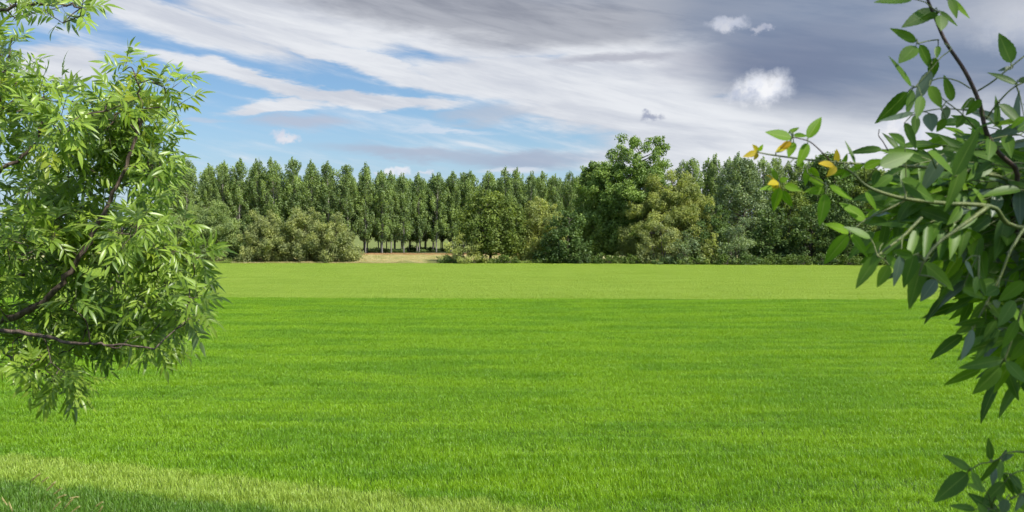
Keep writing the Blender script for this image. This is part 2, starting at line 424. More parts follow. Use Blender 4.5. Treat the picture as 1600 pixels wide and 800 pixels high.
def scatter(name, mat, tiles, pts, rot, scl, var, **props):
    """one object whose loose points carry copies of its own tile meshes (geometry nodes)"""
    V, Fc, T, vi = [], [], [], []
    off = 0
    for k, (v, f, t) in enumerate(tiles):
        V.append(v); Fc.append(f + off); T.append(t); vi.append(np.full(len(v), k)); off += len(v)
    V.append(pts); vi.append(np.full(len(pts), -1))
    me = mesh_from(name, np.concatenate(V), np.concatenate(Fc), mat, tint=np.concatenate(T))
    N0 = off; n = len(V[-1])
    def attr(nm, typ, vals, key, pad):
        a = me.attributes.new(nm, typ, 'POINT')
        full = np.zeros((off + n,) + pad, np.float32 if typ != 'INT' else np.int32); full[off:] = vals
        a.data.foreach_set(key, full.reshape(-1))
    a = me.attributes.new('tile', 'INT', 'POINT'); a.data.foreach_set('value', np.concatenate(vi).astype(np.int32))
    attr('rot', 'FLOAT_VECTOR', rot, 'vector', (3,)); attr('scl', 'FLOAT_VECTOR', scl, 'vector', (3,)); attr('pick', 'INT', var, 'value', ())
    o = link(name, me, **props)
    ng = bpy.data.node_groups.new(name + '_scatter', 'GeometryNodeTree')
    ng.interface.new_socket('Geometry', in_out='INPUT', socket_type='NodeSocketGeometry')
    ng.interface.new_socket('Geometry', in_out='OUTPUT', socket_type='NodeSocketGeometry')
    N, L = ng.nodes, ng.links
    gi = N.new('NodeGroupInput'); go = N.new('NodeGroupOutput')
    def named(nm, dt):
        q = N.new('GeometryNodeInputNamedAttribute'); q.data_type = dt; q.inputs[0].default_value = nm
        return q.outputs[0]
    def part(k):
        c = N.new('FunctionNodeCompare'); c.data_type = 'INT'; c.operation = 'EQUAL'
        L.new(named('tile', 'INT'), c.inputs[2]); c.inputs[3].default_value = k
        s = N.new('GeometryNodeSeparateGeometry'); s.domain = 'POINT'
        L.new(gi.outputs[0], s.inputs[0]); L.new(c.outputs[0], s.inputs[1])
        return s.outputs[0]
    join = N.new('GeometryNodeJoinGeometry')
    for k in reversed(range(len(tiles))):
        q = N.new('GeometryNodeGeometryToInstance'); L.new(part(k), q.inputs[0]); L.new(q.outputs[0], join.inputs[0])
    ip = N.new('GeometryNodeInstanceOnPoints')
    L.new(part(-1), ip.inputs['Points']); L.new(join.outputs[0], ip.inputs['Instance'])
    ip.inputs['Pick Instance'].default_value = True
    L.new(named('pick', 'INT'), ip.inputs['Instance Index'])
    L.new(named('rot', 'FLOAT_VECTOR'), ip.inputs['Rotation']); L.new(named('scl', 'FLOAT_VECTOR'), ip.inputs['Scale'])
    L.new(ip.outputs[0], go.inputs[0])
    md = o.modifiers.new('scatter', 'NODES'); md.node_group = ng
    return o

def build_grass():
    rng = np.random.default_rng(5)
    S = 1.5
    tiles = [blades(rng, 3600, S * 1.06, 0.15, 0.0075, 0.7) for _ in range(4)]
    P, R, SS, K = [], [], [], []
    y = 2.0
    while y < 131.5:
        half = 0.62 * max(y, 9) + 9
        n = int(2 * half / S) + 1
        for i in range(n):
            x = -half + i * S + (S / 2 if int(y / S) % 2 else 0)
            if y > field_edge(x) - 0.4: continue
            z = float(bank_z(x, y)); dz = float(bank_z(x, y + 0.3) - bank_z(x, y - 0.3)) / 0.6
            flip = random.Random(int(x * 97 + y * 1301)).random()
            hn = mnoise.fractal(Vector((x * 0.13, y * 0.40, 0.3)), 0.9, 2.0, 4)
            h = 1.0 + 0.38 * hn
            if y > GREEN_LINE[0] + GREEN_LINE[1] * x: h *= 0.8
            if near_strip(x, y): h *= 1.1
            tilt = math.atan(dz)
            fz = 0.0 if flip < 0.5 else PI
            P.append((x, y, z)); R.append(((tilt if fz == 0 else -tilt), 0, fz))
            SS.append((1.02, 1.02, h)); K.append(int(flip * 8) % 4)
        y += S
    scatter('grass', crop_mat('crop_blades', 'crop'), tiles, np.array(P), np.array(R), np.array(SS), np.array(K), kind='stuff',
            label='bright green young cereal crop covering the field, paler in a far band', category='grass')
    t2 = [blades(rng, 700, S * 1.1, 0.30, 0.022, 0.9) for _ in range(3)]
    P, R, SS, K = [], [], [], []
    for yy in np.arange(132.5, 182, S):
        for x in np.arange(-46, 6, S):
            r = random.Random(int(x * 37 + yy * 811)); h = r.uniform(0.6, 1.3)
            P.append((x + r.uniform(-.3, .3), yy, 0)); R.append((0, 0, r.uniform(0, 6.28))); SS.append((1.1, 1.1, h)); K.append(r.randrange(3))
    scatter('dry_grass', crop_mat('dry_blades', 'dry'), t2, np.array(P), np.array(R), np.array(SS), np.array(K), kind='stuff',
            label='pale dry grass strip between the field and the poplars', category='grass')
build_grass()

def build_margin():
    rng = np.random.default_rng(15); R = random.Random(15)
    tiles = [blades(rng, 150, 1.1, 0.62, 0.035, 0.6) for _ in range(3)]
    P, RR, SS, K = [], [], [], []
    for x in np.arange(-95, 100, 0.8):
        if -42 < x < -9: continue
        for k in range(3):
            n = mnoise.noise(Vector((x * 0.15, k, 2.2)))
            if n < -0.25 + 0.1 * k: continue
            P.append((x + R.uniform(-.4, .4), field_edge(x) + 0.2 + k * 0.9 + R.uniform(-.4, .4) + n, 0)); h = R.uniform(0.5, 1.2) * (1 + n)
            RR.append((0, 0, R.uniform(0, 6.28))); SS.append((1, 1, h)); K.append(R.randrange(3))
    m = leaf_mat('rank_grass', (0.10, 0.19, 0.025), (0.30, 0.34, 0.10), 0.3, 0.6, 0.2)
    scatter('tall_grass', m, tiles, np.array(P), np.array(RR), np.array(SS), np.array(K), kind='stuff',
            label='ragged tall grass and weeds along the far field margin', category='grass')
build_margin()

# ------------------------------------------------------------------ background trees
def leaf_quads(rng, C, N, size, elong=1.4):
    n = len(C)
    N = unit(N); r = unit(rng.normal(size=(n, 3)))
    a = unit(np.cross(N, r)); b = np.cross(N, a)
    s = size * rng.uniform(0.6, 1.35, n)
    la = (s * elong / 2)[:, None]; lb = (s / 2)[:, None]
    bend = N * (s * 0.18)[:, None]
    sk = rng.uniform(-0.3, 0.3, (n, 1))
    V = np.stack([C - a * la, C - b * lb + a * la * sk - bend, C + a * la, C + b * lb - a * la * sk - bend], 1)
    return V.reshape(-1, 3), np.arange(4 * n).reshape(-1, 4)

def clump_crown(rng, clumps, per_m2, size, up=0.35, rnd=0.75, elong=1.4):
    """clumps: (n,6) centre + radii -> leaf-sized faces spread through each clump"""
    Cs, Ns, T = [], [], []
    for c in clumps:
        cen, rad = c[:3], c[3:6]
        area = 4 * PI * (np.mean(rad)) ** 2
        n = max(8, int(area * per_m2))
        d = unit(rng.normal(size=(n, 3)))
        rr = 1 - 0.55 * rng.random(n) ** 1.6 + 0.12 * rng.normal(size=n)
        Cs.append(cen + d * rr[:, None] * rad)
        Ns.append(d + rng.normal(size=(n, 3)) * rnd + np.array([0, 0, up]))
        T.append(np.clip(rng.random() * 0.5 + rng.random(n) * 0.5, 0, 1))
    C = np.concatenate(Cs); N = np.concatenate(Ns); T = np.concatenate(T)
    k = C[:, 2] > 0.12
    C, N, T = C[k], N[k], T[k]
    V, Fc = leaf_quads(rng, C, N, size, elong)
    return V, Fc, T

def poplar_meshes(seed, H=21.0, W=4.6, dense=1.0):
    rng = np.random.default_rng(seed)
    tb = Tubes()
    lean = rng.normal(0, 0.28, 2); gapz = rng.uniform(0.3, 0.9) * H; gapa = rng.uniform(0, 6.28)
    zz = np.linspace(0, H * 0.96, 9)
    spine = np.stack([lean[0] * (zz / H) ** 2 + 0.06 * np.sin(zz * .7 + seed), lean[1] * (zz / H) ** 2, zz], -1)
    tb.add(spine, 0.15 * (1 - zz / H) ** 0.8 + 0.015, 7)
    cl = []
    z0 = H * 0.17
    nb = 92
    for i in range(nb):
        q = (i + rng.random()) / nb
        z = z0 + (H * 0.95 - z0) * q
        prof = (min(1.0, (q + 0.04) / 0.12) ** 0.6) * (1.0 if q < 0.6 else (1 - ((q - 0.6) / 0.47) ** 2.0))
        R = max(0.22, W / 2 * prof) * rng.uniform(0.62, 1.12)
        a = i * 2.4 + rng.normal(0, .4)
        if abs(z - gapz) < 0.7 and math.cos(a - gapa) > 0.1: continue
        base = np.array([np.interp(z - R * 0.9, zz, spine[:, 0]), np.interp(z - R * .9, zz, spine[:, 1]), max(1.0, z - R * 0.9)])
        tip = np.array([spine[-1, 0] * q + math.cos(a) * R, spine[-1, 1] * q + math.sin(a) * R, z + R * 0.55])
        tb.add(np.array([base, base * 0.45 + tip * 0.55 + np.array([0, 0, -0.12 * R]), tip]), [0.035, 0.022, 0.01], 4)
        for t in (0.52, 0.92):
            if t < 0.6 and rng.random() < 0.35: continue
            c = base * (1 - t) + tip * t
            r = rng.uniform(0.38, 0.66) * (0.7 + 0.5 * prof)
            cl.append([*c, r * 0.85, r * 0.85, r * 1.45])
    for k in range(5):   # leading shoots
        a = rng.uniform(0, 6.28); cl.append([spine[-1, 0] + .35 * math.cos(a), spine[-1, 1] + .35 * math.sin(a), H * rng.uniform(0.92, 1.0), .26, .26, .75])
    V, Fc, T = clump_crown(rng, np.array(cl), 13.0 * dense, 0.235, 0.3, 0.8, 1.25)
    return tb, V, Fc, T

def round_tree_meshes(seed, H, W, D=None, low=0.12, shape='round', size=0.24, n=150, cr=(0.55, 1.15), per=11.0, flat=1.0, elong=1.4, up=0.35, spread=1.0, stems=1, shapep=1.0):
    """broad crown built on limbs; H height, W width, low: bottom of crown as share of H"""
    rng = np.random.default_rng(seed)
    D = D or W * 0.85
    tb = Tubes()
    r0 = 0.018 * H + 0.05
    cl = []
    fork = max(0.5, H * low * 1.1)
    bases = []
    for s in range(stems):
        a = s * 6.28 / stems + rng.random()
        off = (0.28 * W * (s > 0)) if stems > 1 else 0
        top = np.array([math.cos(a) * off, math.sin(a) * off * .8, 0]); bx = top * 0.45
        hs = H * (1 if s == 0 else rng.uniform(.72, .9))
        zz = np.linspace(0, 1, 8)
        sp = bx[None] + (top - bx)[None] * zz[:, None] ** 0.8 + np.stack([0.15 * np.sin(zz * 4 + seed + s), 0.15 * np.cos(zz * 3 + s), zz * hs * 0.86], -1)
        tb.add(sp, r0 * (1 - zz * 0.9) / (1 + 0.25 * (stems - 1)), 7); bases.append((sp, hs))
    lobes = rng.uniform(0.78, 1.12, 9)
    for i in range(n):
        sp, hs = bases[i % stems]
        q = ((i + rng.random()) / n)
        z = H * low + (H * (hs / H) - H * low) * q * 0.97
        if shape == 'round': prof = math.sqrt(max(0.02, 1 - ((q - 0.42) / 0.60) ** 2))
        elif shape == 'dome': prof = math.sqrt(max(0.03, 1 - (q / 1.03) ** 2)) if q > 0.12 else 0.9 + 0.6 * q
        elif shape == 'broad': prof = (0.75 + q if q < .25 else 1.0) * (1.0 if q < 0.66 else math.sqrt(max(0.05, 1 - ((q - 0.66) / 0.37) ** 2)))
        elif shape == 'cone': prof = (1 - q) ** 0.7 * 0.95 + 0.07
        else: prof = math.sqrt(max(0.03, 1 - ((q - 0.35) / 0.67) ** 2)) * (1 - 0.15 * q)
        a = i * 2.39996 + rng.normal(0, 0.5)
        L = lobes[int(a / 6.2832 * 9) % 9] * (1 + 0.10 * math.sin(z * 1.1 + a * 2))
        rr = prof * L * (0.35 + 0.6 * rng.random() ** 0.45) * spread
        tip = np.array([sp[-1, 0] * 0.5 + math.cos(a) * W / 2 * rr, sp[-1, 1] * 0.5 + math.sin(a) * D / 2 * rr, z])
        zb = max(fork * 0.6, z - 0.45 * math.hypot(tip[0], tip[1]) - 0.4)
        tt = zb / (hs * 0.86)
        k = np.clip(tt * 7, 0, 7)
        b = np.array([np.interp(k, np.arange(8), sp[:, c]) for c in range(3)])
        rc = rng.uniform(*cr) * (0.75 + 0.5 * (1 - q))
        rc = min(rc, 0.30 * W)
        cl.append([*tip, rc * 1.12, rc * 1.12, rc * flat])
        if i % 2 == 0:
            mid = b * 0.5 + tip * 0.5 + np.array([0, 0, -0.06 * np.linalg.norm(tip - b)])
            tb.add(np.array([b, mid, tip]), [r0 * 0.28, r0 * 0.16, 0.015], 4)
        # small sprays poke past the outline
        if rng.random() < (0.95 if elong > 2 else 0.55):
            o = unit(np.array([math.cos(a), math.sin(a), rng.uniform(0.1, 1.3)]))
            cl.append([*(tip + o * rc * rng.uniform(0.8, 1.25)), rc * .34, rc * .34, rc * .5])
    V, Fc, T = clump_crown(rng, np.array(cl), per, size, up, 0.75, elong)
    return tb, V, Fc, T

FOL = {
    'poplar': leaf_mat('poplar_leaves', (0.115, 0.185, 0.048), (0.285, 0.380, 0.150), 0.38, 0.5, 0.35, noise_scale=0.30),
    'poplar_big': leaf_mat('black_poplar_leaves', (0.105, 0.185, 0.028), (0.235, 0.335, 0.090), 0.28, 0.55, 0.3, noise_scale=0.35),
    'willow_grey': leaf_mat('grey_willow_leaves', (0.170, 0.245, 0.075), (0.270, 0.340, 0.140), 0.36, 0.65, 0.2, noise_scale=0.6),
    'willow_olive': leaf_mat('olive_willow_leaves', (0.195, 0.240, 0.080), (0.325, 0.360, 0.155), 0.36, 0.65, 0.2, noise_scale=0.6),
    'gold': leaf_mat('golden_willow_leaves', (0.225, 0.275, 0.065), (0.350, 0.390, 0.145), 0.38, 0.6, 0.2, noise_scale=0.5),
    'olive': leaf_mat('olive_green_leaves', (0.100, 0.155, 0.028), (0.190, 0.245, 0.062), 0.32, 0.6, 0.2, noise_scale=0.45),
    'green': leaf_mat('mid_green_leaves', (0.060, 0.120, 0.022), (0.125, 0.200, 0.048), 0.25, 0.55, 0.25, noise_scale=0.45),
    'dark': leaf_mat('dark_green_leaves', (0.052, 0.100, 0.022), (0.110, 0.170, 0.046), 0.22, 0.55, 0.25, noise_scale=0.4),
    'silver': leaf_mat('silvery_leaves', (0.115, 0.175, 0.065), (0.230, 0.300, 0.150), 0.30, 0.55, 0.3, noise_scale=0.5),
    'bramble': leaf_mat('bramble_leaves', (0.060, 0.115, 0.018), (0.130, 0.185, 0.040), 0.25, 0.6, 0.2, noise_scale=0.8),
}

def place_tree(name, data, loc, mat, bark, label, cat, group=None, rotz=0.0, scale=(1, 1, 1), crown='crown', trunk='trunk'):
    if isinstance(data, tuple) and len(data) == 4:
        tb, V, Fc, T = data
        data = (tb.mesh('trunk', bark), mesh_from('crown', V, Fc, mat, tint=T))
    root = link(name, None, loc=loc, label=label, category=cat)
    root.rotation_euler = (0, 0, rotz); root.scale = scale
    if group: root['group'] = group
    link(trunk, data[0], root); link(crown, data[1], root)
    return root

def copy_tree(src, loc, rotz, scale, label, group=None):
    r = src.copy(); COL.objects.link(r); r.location = loc; r.rotation_euler = (0, 0, rotz); r.scale = scale; r['label'] = label
    if group: r['group'] = group
    for ch in list(src.children):
        c = ch.copy(); COL.objects.link(c); c.parent = r
    return r

def top_z(py, d): return at(800, py, d).z

# --- the poplar plantation
pop_src = {}
def poplar(x, y, H, rng, label, group):
    k = rng.randrange(9)
    rz = rng.uniform(0, 6.28); w = rng.uniform(0.80, 1.0) if group.endswith('front row') else rng.uniform(0.78, 1.0)
    sc = (w, w, H / 21.0)
    if k not in pop_src:
        tb, V, Fc, T = poplar_meshes(100 + k, 21.0, (4.9, 4.5, 5.3, 4.7, 4.3, 5.1, 4.7, 5.4, 4.4)[k], (1.05, .95, 1.05, 1, 1.05, .95, 1.05, 1, 1)[k])
        pop_src[k] = place_tree('poplar_tree', (tb, V, Fc, T), (x, y, 0), FOL['poplar'], M_BARK_POPLAR, label, 'tree', group, rz, sc)
    else:
        copy_tree(pop_src[k], (x, y, 0), rz, sc, label, group)

def build_poplars():
    rng = random.Random(11)
    # front row, left to right: (pixel x, top pixel y, distance)
    front = [(262, 262, 176), (292, 248, 177), (326, 256, 178), (349, 252, 179), (374, 248, 180), (402, 249, 181), (429, 246, 181), (459, 247, 182), (488, 251, 183),
             (514, 252, 183), (543, 254, 184), (571, 256, 185), (597, 268, 186), (611, 270, 189), (631, 271, 190), (655, 270, 196), (682, 270, 198), (707, 268, 200),
             (735, 268, 202), (762, 268, 204), (790, 262, 204), (808, 262, 206), (828, 268, 206), (848, 268, 208), (868, 272, 208), (893, 268, 210), (915, 262, 210)]
    words = ['leftmost poplar of the skyline row, half behind the near ash foliage',
             'second poplar from the left, its top just clear of the ash foliage']
    ordn = 'third fourth fifth sixth seventh eighth ninth tenth eleventh twelfth thirteenth fourteenth fifteenth sixteenth seventeenth eighteenth nineteenth twentieth'.split()
    for i, (px, ty, d) in enumerate(front):
        x = (px - 800) / F * d; H = top_z(ty, d)
        if i < 2: lab = words[i]
        elif px < 560: lab = f'{ordn[i - 2]} tall poplar from the left on the skyline, behind the willows'
        elif px < 720: lab = f'{ordn[i - 2]} poplar from the left on the skyline, its bare trunk standing behind the dry strip'
        else: lab = f'poplar top on the skyline above the mixed trees, number {["one","two","three","four","five","six","seven","eight","nine","ten"][i-18]} from the gap'
        poplar(x, d, H, rng, lab, 'poplars of the plantation front row')
    # inner rows
    for row in range(1, 6):
        for i in range(26):
            px = 275 + i * 26 + rng.uniform(-5, 5) + (13 if row % 2 else 0)
            if px < 585: px = min([f[0] for f in front], key=lambda q: abs(q - px)) + rng.uniform(-4, 4)
            d0 = float(np.interp(px, [262, 560, 640, 915], [176, 184.5, 192, 210]))
            d = d0 + row * 6.0 + rng.uniform(-1, 1)
            x = (px - 800) / F * d
            H = float(np.interp(px, [260, 560, 610, 700, 915], [18.0, 17.6, 17.0, 17.4, 18.4])) * rng.uniform(0.88, 1.03)
            poplar(x, d, H, rng, 'poplar of the inner plantation rows, seen only as trunk or crown between the front poplars', 'poplars of the inner plantation rows')
    # right hand poplars behind the mixed wood
    ys = [250, 244, 248, 243, 247, 241, 250, 246, 243, 252, 246, 250, 247, 256, 252, 258, 255, 262, 258, 262, 260]
    for i, ty in enumerate(ys):
        px = 1068 + i * 18 + rng.uniform(-4, 4)
        d = 190 + rng.uniform(-3, 8)
        poplar((px - 800) / F * d, d, top_z(ty, d), rng, 'poplar top rising behind the right-hand mixed wood, right of the tall black poplar', 'poplars behind the right-hand wood')
build_poplars()

# --- mixed trees: name, centre px, distance, top px, width px, depth factor, kind, generator options, label
def wood_tree(name, px, d, ty, wpx, mat, label, cat='tree', seed=1, group=None, bark=None, **kw):
    H = top_z(ty, d); W = wpx * d / F
    kw.setdefault('n', int(max(26, min(240, 1.6 * W * H * 0.8))))
    data = round_tree_meshes(seed, H, W, **kw)
    return place_tree(name, data, ((px - 800) / F * d, d, 0), FOL[mat], bark or M_BARK_DARK, label, cat, group)

WIL = dict(shape='dome', low=0.05, size=0.14, per=28.0, elong=2.2, cr=(0.55, 1.0), flat=1.05, stems=4)
BUSH = dict(shape='dome', low=0.03, size=0.16, per=20.0, cr=(0.35, 0.75), stems=3)
wood_tree('willow_tree', 235, 138, 322, 90, 'willow_grey', 'grey-green willow mostly hidden behind the near ash foliage', seed=1, **WIL)
wood_tree('willow_tree', 326, 137, 312, 128, 'willow_grey', 'large soft grey-green willow nearest the ash tree, left of the olive willows', seed=2, **WIL)
wood_tree('willow_tree', 412, 136, 328, 78, 'willow_olive', 'brownish olive willow directly right of the grey-green willow', seed=3, **WIL)
wood_tree('willow_tree', 475, 136, 322, 74, 'willow_olive', 'tall olive willow in the middle of the brownish willow group', seed=4, **WIL)
wood_tree('willow_tree', 524, 135, 333, 66, 'willow_olive', 'rightmost olive willow, beside the pale dry strip and poplar trunks', seed=5, **WIL)
wood_tree('willow_bush', 546, 134, 362, 26, 'willow_olive', 'small low olive bush at the right foot of the willow group', 'bush', seed=6, **BUSH)

wood_tree('willow_bush', 730, 131, 366, 66, 'gold', 'low yellow-olive bush at the right end of the dry strip', 'bush', seed=7, **BUSH)
wood_tree('oak_tree', 765, 134, 300, 104, 'olive', 'rounded dark olive tree right of the gap with the trunks', seed=8, shape='round', low=0.16, cr=(0.6, 1.15))
wood_tree('willow_tree', 842, 137, 306, 78, 'gold', 'golden-green willow between the rounded olive tree and the dark tree', seed=9, **WIL)
wood_tree('alder_tree', 888, 132, 330, 78, 'dark', 'dark green alder at the left foot of the tallest tree', seed=10, shape='dome', low=0.05, cr=(0.5, .95), stems=2)
wood_tree('poplar_tree', 930, 146, 252, 76, 'poplar_big', 'lower left crown beside the tallest tree, bright green top', seed=11, shape='oval', low=0.08, cr=(0.55, 1.1), size=0.26, n=170)
wood_tree('black_poplar_tree', 999, 141, 211, 130, 'poplar_big', 'tallest tree in the wood, broad bright green crown with forked top', seed=12, shape='broad', low=0.08, cr=(0.6, 1.2), size=0.22, stems=3, n=400, per=19.0)
wood_tree('willow_tree', 1052, 135, 268, 140, 'gold', 'broad golden-green willow right of the tallest tree', seed=13, **{**WIL, 'cr': (0.7, 1.25)})
wood_tree('willow_bush', 1034, 129, 336, 74, 'willow_olive', 'olive grey bush in front of the broad golden willow', 'bush', seed=14, **BUSH)
wood_tree('willow_bush', 1074, 127.5, 362, 56, 'silver', 'low silvery bush at the foot of the broad golden willow', 'bush', seed=15, **BUSH)
wood_tree('alder_tree', 1112, 131, 318, 84, 'dark', 'dark round-topped tree between golden willow and silvery poplar', seed=16, shape='dome', low=0.04, cr=(0.5, .95), stems=2)
wood_tree('willow_bush', 1112, 127, 364, 32, 'gold', 'small yellow-green bush in front of the dark round-topped tree', 'bush', seed=17, **BUSH)
wood_tree('white_poplar_tree', 1160, 138, 246, 98, 'silver', 'tall silvery green tree right of the golden willow', seed=18, shape='oval', low=0.10, cr=(0.55, 1.0), size=0.22)
wood_tree('willow_bush', 1153, 127, 338, 60, 'silver', 'pale silvery bush at the foot of the tall silvery tree', 'bush', seed=19, **BUSH)
wood_tree('maple_tree', 1232, 137, 282, 84, 'olive', 'olive green tree right of the silvery tree, below the yellow-tipped leaves', seed=20, shape='oval', low=0.06, cr=(0.55, 1.0))
wood_tree('elm_tree', 1292, 143, 240, 112, 'green', 'tall mid-green tree rising behind the yellow-tipped ash shoot', seed=21, shape='oval', low=0.08, cr=(0.6, 1.1))
wood_tree('alder_tree', 1205, 130, 322, 70, 'dark', 'dark low tree right of the pale silvery bush', seed=22, shape='dome', low=0.04, stems=2, cr=(0.5, .95))
wood_tree('alder_tree', 1268, 129, 318, 84, 'dark', 'dark shaded tree at the field edge under the ash shoot', seed=23, shape='dome', low=0.04, stems=2, cr=(0.5, .95))
wood_tree('alder_tree', 1335, 128, 312, 90, 'dark', 'dark tree behind the left tips of the right-hand ash leaves', seed=24, shape='dome', low=0.04, stems=2, cr=(0.5, .95))
wood_tree('elm_tree', 1362, 142, 262, 96, 'olive', 'tree seen through the left part of the right-hand ash leaves', seed=25, shape='oval', low=0.06, cr=(0.6, 1.1))
for i, (px, d, ty, w, k) in enumerate([(1405, 128, 325, 90, 'dark'), (1440, 140, 270, 100, 'green'), (1480, 126, 330, 90, 'dark'), (1520, 138, 272, 100, 'olive'), (1560, 125, 330, 90, 'dark'), (1605, 136, 275, 100, 'green')]):
    wood_tree('elm_tree' if i % 2 else 'alder_tree', px, d, ty, w, k, ['dark low tree', 'taller green tree', 'second dark low tree', 'taller olive tree', 'third dark low tree', 'last green tree'][i] + ' of the wood glimpsed behind the dense right-hand ash foliage',
              seed=30 + i, shape='dome', low=0.04, stems=2, per=8.0)
# bramble scrub along the foot of the wood
rb = random.Random(4)
brs = [(705, 131.2), (790, 130.5), (862, 130.5), (905, 130), (950, 129.5), (992, 129), (1040, 127), (1090, 126), (1130, 125.5), (1172, 125), (1210, 125), (1250, 124.5), (1292, 124), (1330, 123.5), (1370, 123), (1412, 122.5)]
ordw = 'first second third fourth fifth sixth seventh eighth ninth tenth eleventh twelfth thirteenth fourteenth fifteenth sixteenth'.split()
for i, (px, d) in enumerate(brs):
    wood_tree('bramble_bush', px, d, 359 + (5 - rb.uniform(1.0, 1.9)) * F / d, rb.uniform(38, 52), 'bramble' if i % 3 else 'dark',
              f'{ordw[i]} low bramble from the dry strip along the wood edge', 'bush', seed=60 + i, group='brambles along the foot of the wood', **{**BUSH, 'cr': (0.25, 0.5), 'n': 34, 'stems': 5})
# shaded undergrowth below the poplars
def undergrowth():
    rng = np.random.default_rng(77)
    n = 620; px = rng.uniform(250, 1500, n); d = rng.uniform(183, 216, n)
    d0 = np.interp(px, [262, 560, 640, 915, 1500], [178, 186, 194, 212, 200]); d = d0 + rng.uniform(0.5, 26, n)
    r = rng.uniform(0.2, 0.6, n) * np.where(rng.random(n) < 0.15, 1.9, 1.0)
    cl = np.stack([(px - 800) / F * d, d, r * 0.5, r * 2.2, r * 1.3, r], -1)
    V, Fc, T = clump_crown(rng, cl, 16, 0.2)
    link('undergrowth', mesh_from('undergrowth', V, Fc, FOL['dark'], tint=T), kind='stuff', label='dark low undergrowth on the floor of the poplar plantation', category='undergrowth')
undergrowth()

# ------------------------------------------------------------------ near foliage: real leaflets
def leaflets(B, D, N, Lg, Wd, fold=0.35, curl=0.25, rows=6, serr=0.0, shape='lance', rng=None):
    """vectorised leaf blades. B base, D direction, N face normal, lengths, widths"""
    n = len(B); D = unit(D); S = unit(np.cross(D, N)); N = np.cross(S, D)
    t = np.linspace(0, 1, rows + 1)
    if shape == 'lance': w = np.sin(PI * np.clip(t, 0, 1) ** 0.72) ** 1.0
    else: w = np.sin(PI * t ** 0.68) ** 0.85
    w = w.copy(); w[-1] = 0.01; w[0] = 0.05
    if serr: w[1:-1] *= 1 + serr * (np.arange(1, rows) % 2 * 2 - 1)
    cu = curl if np.ndim(curl) else np.full(n, curl)
    fo = fold if np.ndim(fold) else np.full(n, fold)
    V = np.zeros((n, rows + 1, 3, 3)); 
    for i, tt in enumerate(t):
        c = B + D * (Lg * (tt - 0.10 * np.abs(cu) * tt ** 3))[:, None] - N * (Lg * cu * tt ** 2)[:, None]
        hw = (Wd * 0.5 * w[i])[:, None]
        rise = (Wd * 0.5 * w[i] * fo)[:, None]
        V[:, i, 0] = c - S * hw + N * rise
        V[:, i, 1] = c
        V[:, i, 2] = c + S * hw + N * rise
    k = (rows + 1) * 3
    q = []
    for i in range(rows):
        a = i * 3; q += [[a, a + 1, a + 4, a + 3], [a + 1, a + 2, a + 5, a + 4]]
    q = np.array(q)
    Fc = (np.arange(n) * k)[:, None, None] + q[None]
    uv = np.tile(np.stack([np.tile([0.0, 0.5, 1.0], rows + 1), np.repeat(t, 3)], -1), (n, 1))
    r = (rng or np.random.default_rng(0)).random(n)
    return V.reshape(-1, 3), Fc.reshape(-1, 4), np.repeat(r, len(q)), uv

class LeafBatch:
    def __init__(s): s.B = []; s.D = []; s.N = []; s.L = []; s.W = []; s.F = []; s.C = []; s.T = []
    def add(s, b, d, n, l, w, f=0.3, c=0.2, t=None):
        s.B.append(b); s.D.append(d); s.N.append(n); s.L.append(l); s.W.append(w); s.F.append(f); s.C.append(c); s.T.append(t)
    def mesh(s, name, mat, **kw):
        a = [np.array(q, float) for q in (s.B, s.D, s.N, s.L, s.W, s.F, s.C)]
        V, Fc, T, uv = leaflets(a[0], a[1], a[2], a[3], a[4], a[5], a[6], **kw)
        T = T.reshape(len(a[0]), -1)
        for i, t in enumerate(s.T):
            if t is not None: T[i, :] = t
        return mesh_from(name, V, Fc, mat, tint=T.reshape(-1), uv=uv, smooth=True)

def nrm(v): v = np.asarray(v, float); return v / max(1e-9, np.linalg.norm(v))

def compound_leaf(rng, lb, tb, base, dirn, upn, length, pairs, ll, lw, droop=0.3, t=None, rr=0.0011):
    """a pinnate leaf: rachis tube plus opposite leaflets and a terminal one"""
    d = nrm(dirn); n = nrm(upn - np.dot(upn, d) * d); s = np.cross(d, n)
    q = np.linspace(0, 1, 6)
    g = np.array([0, 0, -1.0])
    pts = base + np.outer(q, d) * length + np.outer(q ** 2, g) * length * droop
    tb.add(pts, np.linspace(rr, rr * 0.5, 6), 3)
    tan = unit(np.gradient(pts, axis=0))
    for k in range(pairs):
        f = 0.34 + 0.60 * k / max(1, pairs - 0.4)
        p = np.array([np.interp(f, q, pts[:, c]) for c in range(3)]); tg = nrm([np.interp(f, q, tan[:, c]) for c in range(3)])
        for sgn in (-1, 1):
            dd = nrm(tg * rng.uniform(0.5, 1.0) + s * sgn * 0.9 + n * rng.normal(0, 0.18) + g * rng.uniform(0, 0.35))
            nn = nrm(n + rng.normal(size=3) * 0.28 - s * sgn * 0.15)
            l = ll * rng.uniform(0.75, 1.12) * (0.85 + 0.25 * math.sin(PI * f))
            lb.add(p, dd, nn, l, lw * rng.uniform(0.85, 1.15), rng.uniform(0.15, 0.55), rng.uniform(0.02, 0.35), t)
    lb.add(pts[-1], nrm(tan[-1] + g * 0.1), nrm(n + rng.normal(size=3) * 0.2), ll * 1.1, lw * 1.05, 0.3, 0.2, t)

# --- left ash tree
M_ASH = leaf_mat('narrow_ash_leaves', (0.105, 0.190, 0.016), (0.300, 0.430, 0.050), 0.42, 0.36, 0.5, vein=(0.18, 0.26, 0.08), back=(0.24, 0.32, 0.17))
M_ASH_YOUNG = leaf_mat('young_ash_leaves', (0.17, 0.29, 0.02), (0.28, 0.34, 0.03), 0.45, 0.36, 0.45, vein=(0.26, 0.34, 0.08))

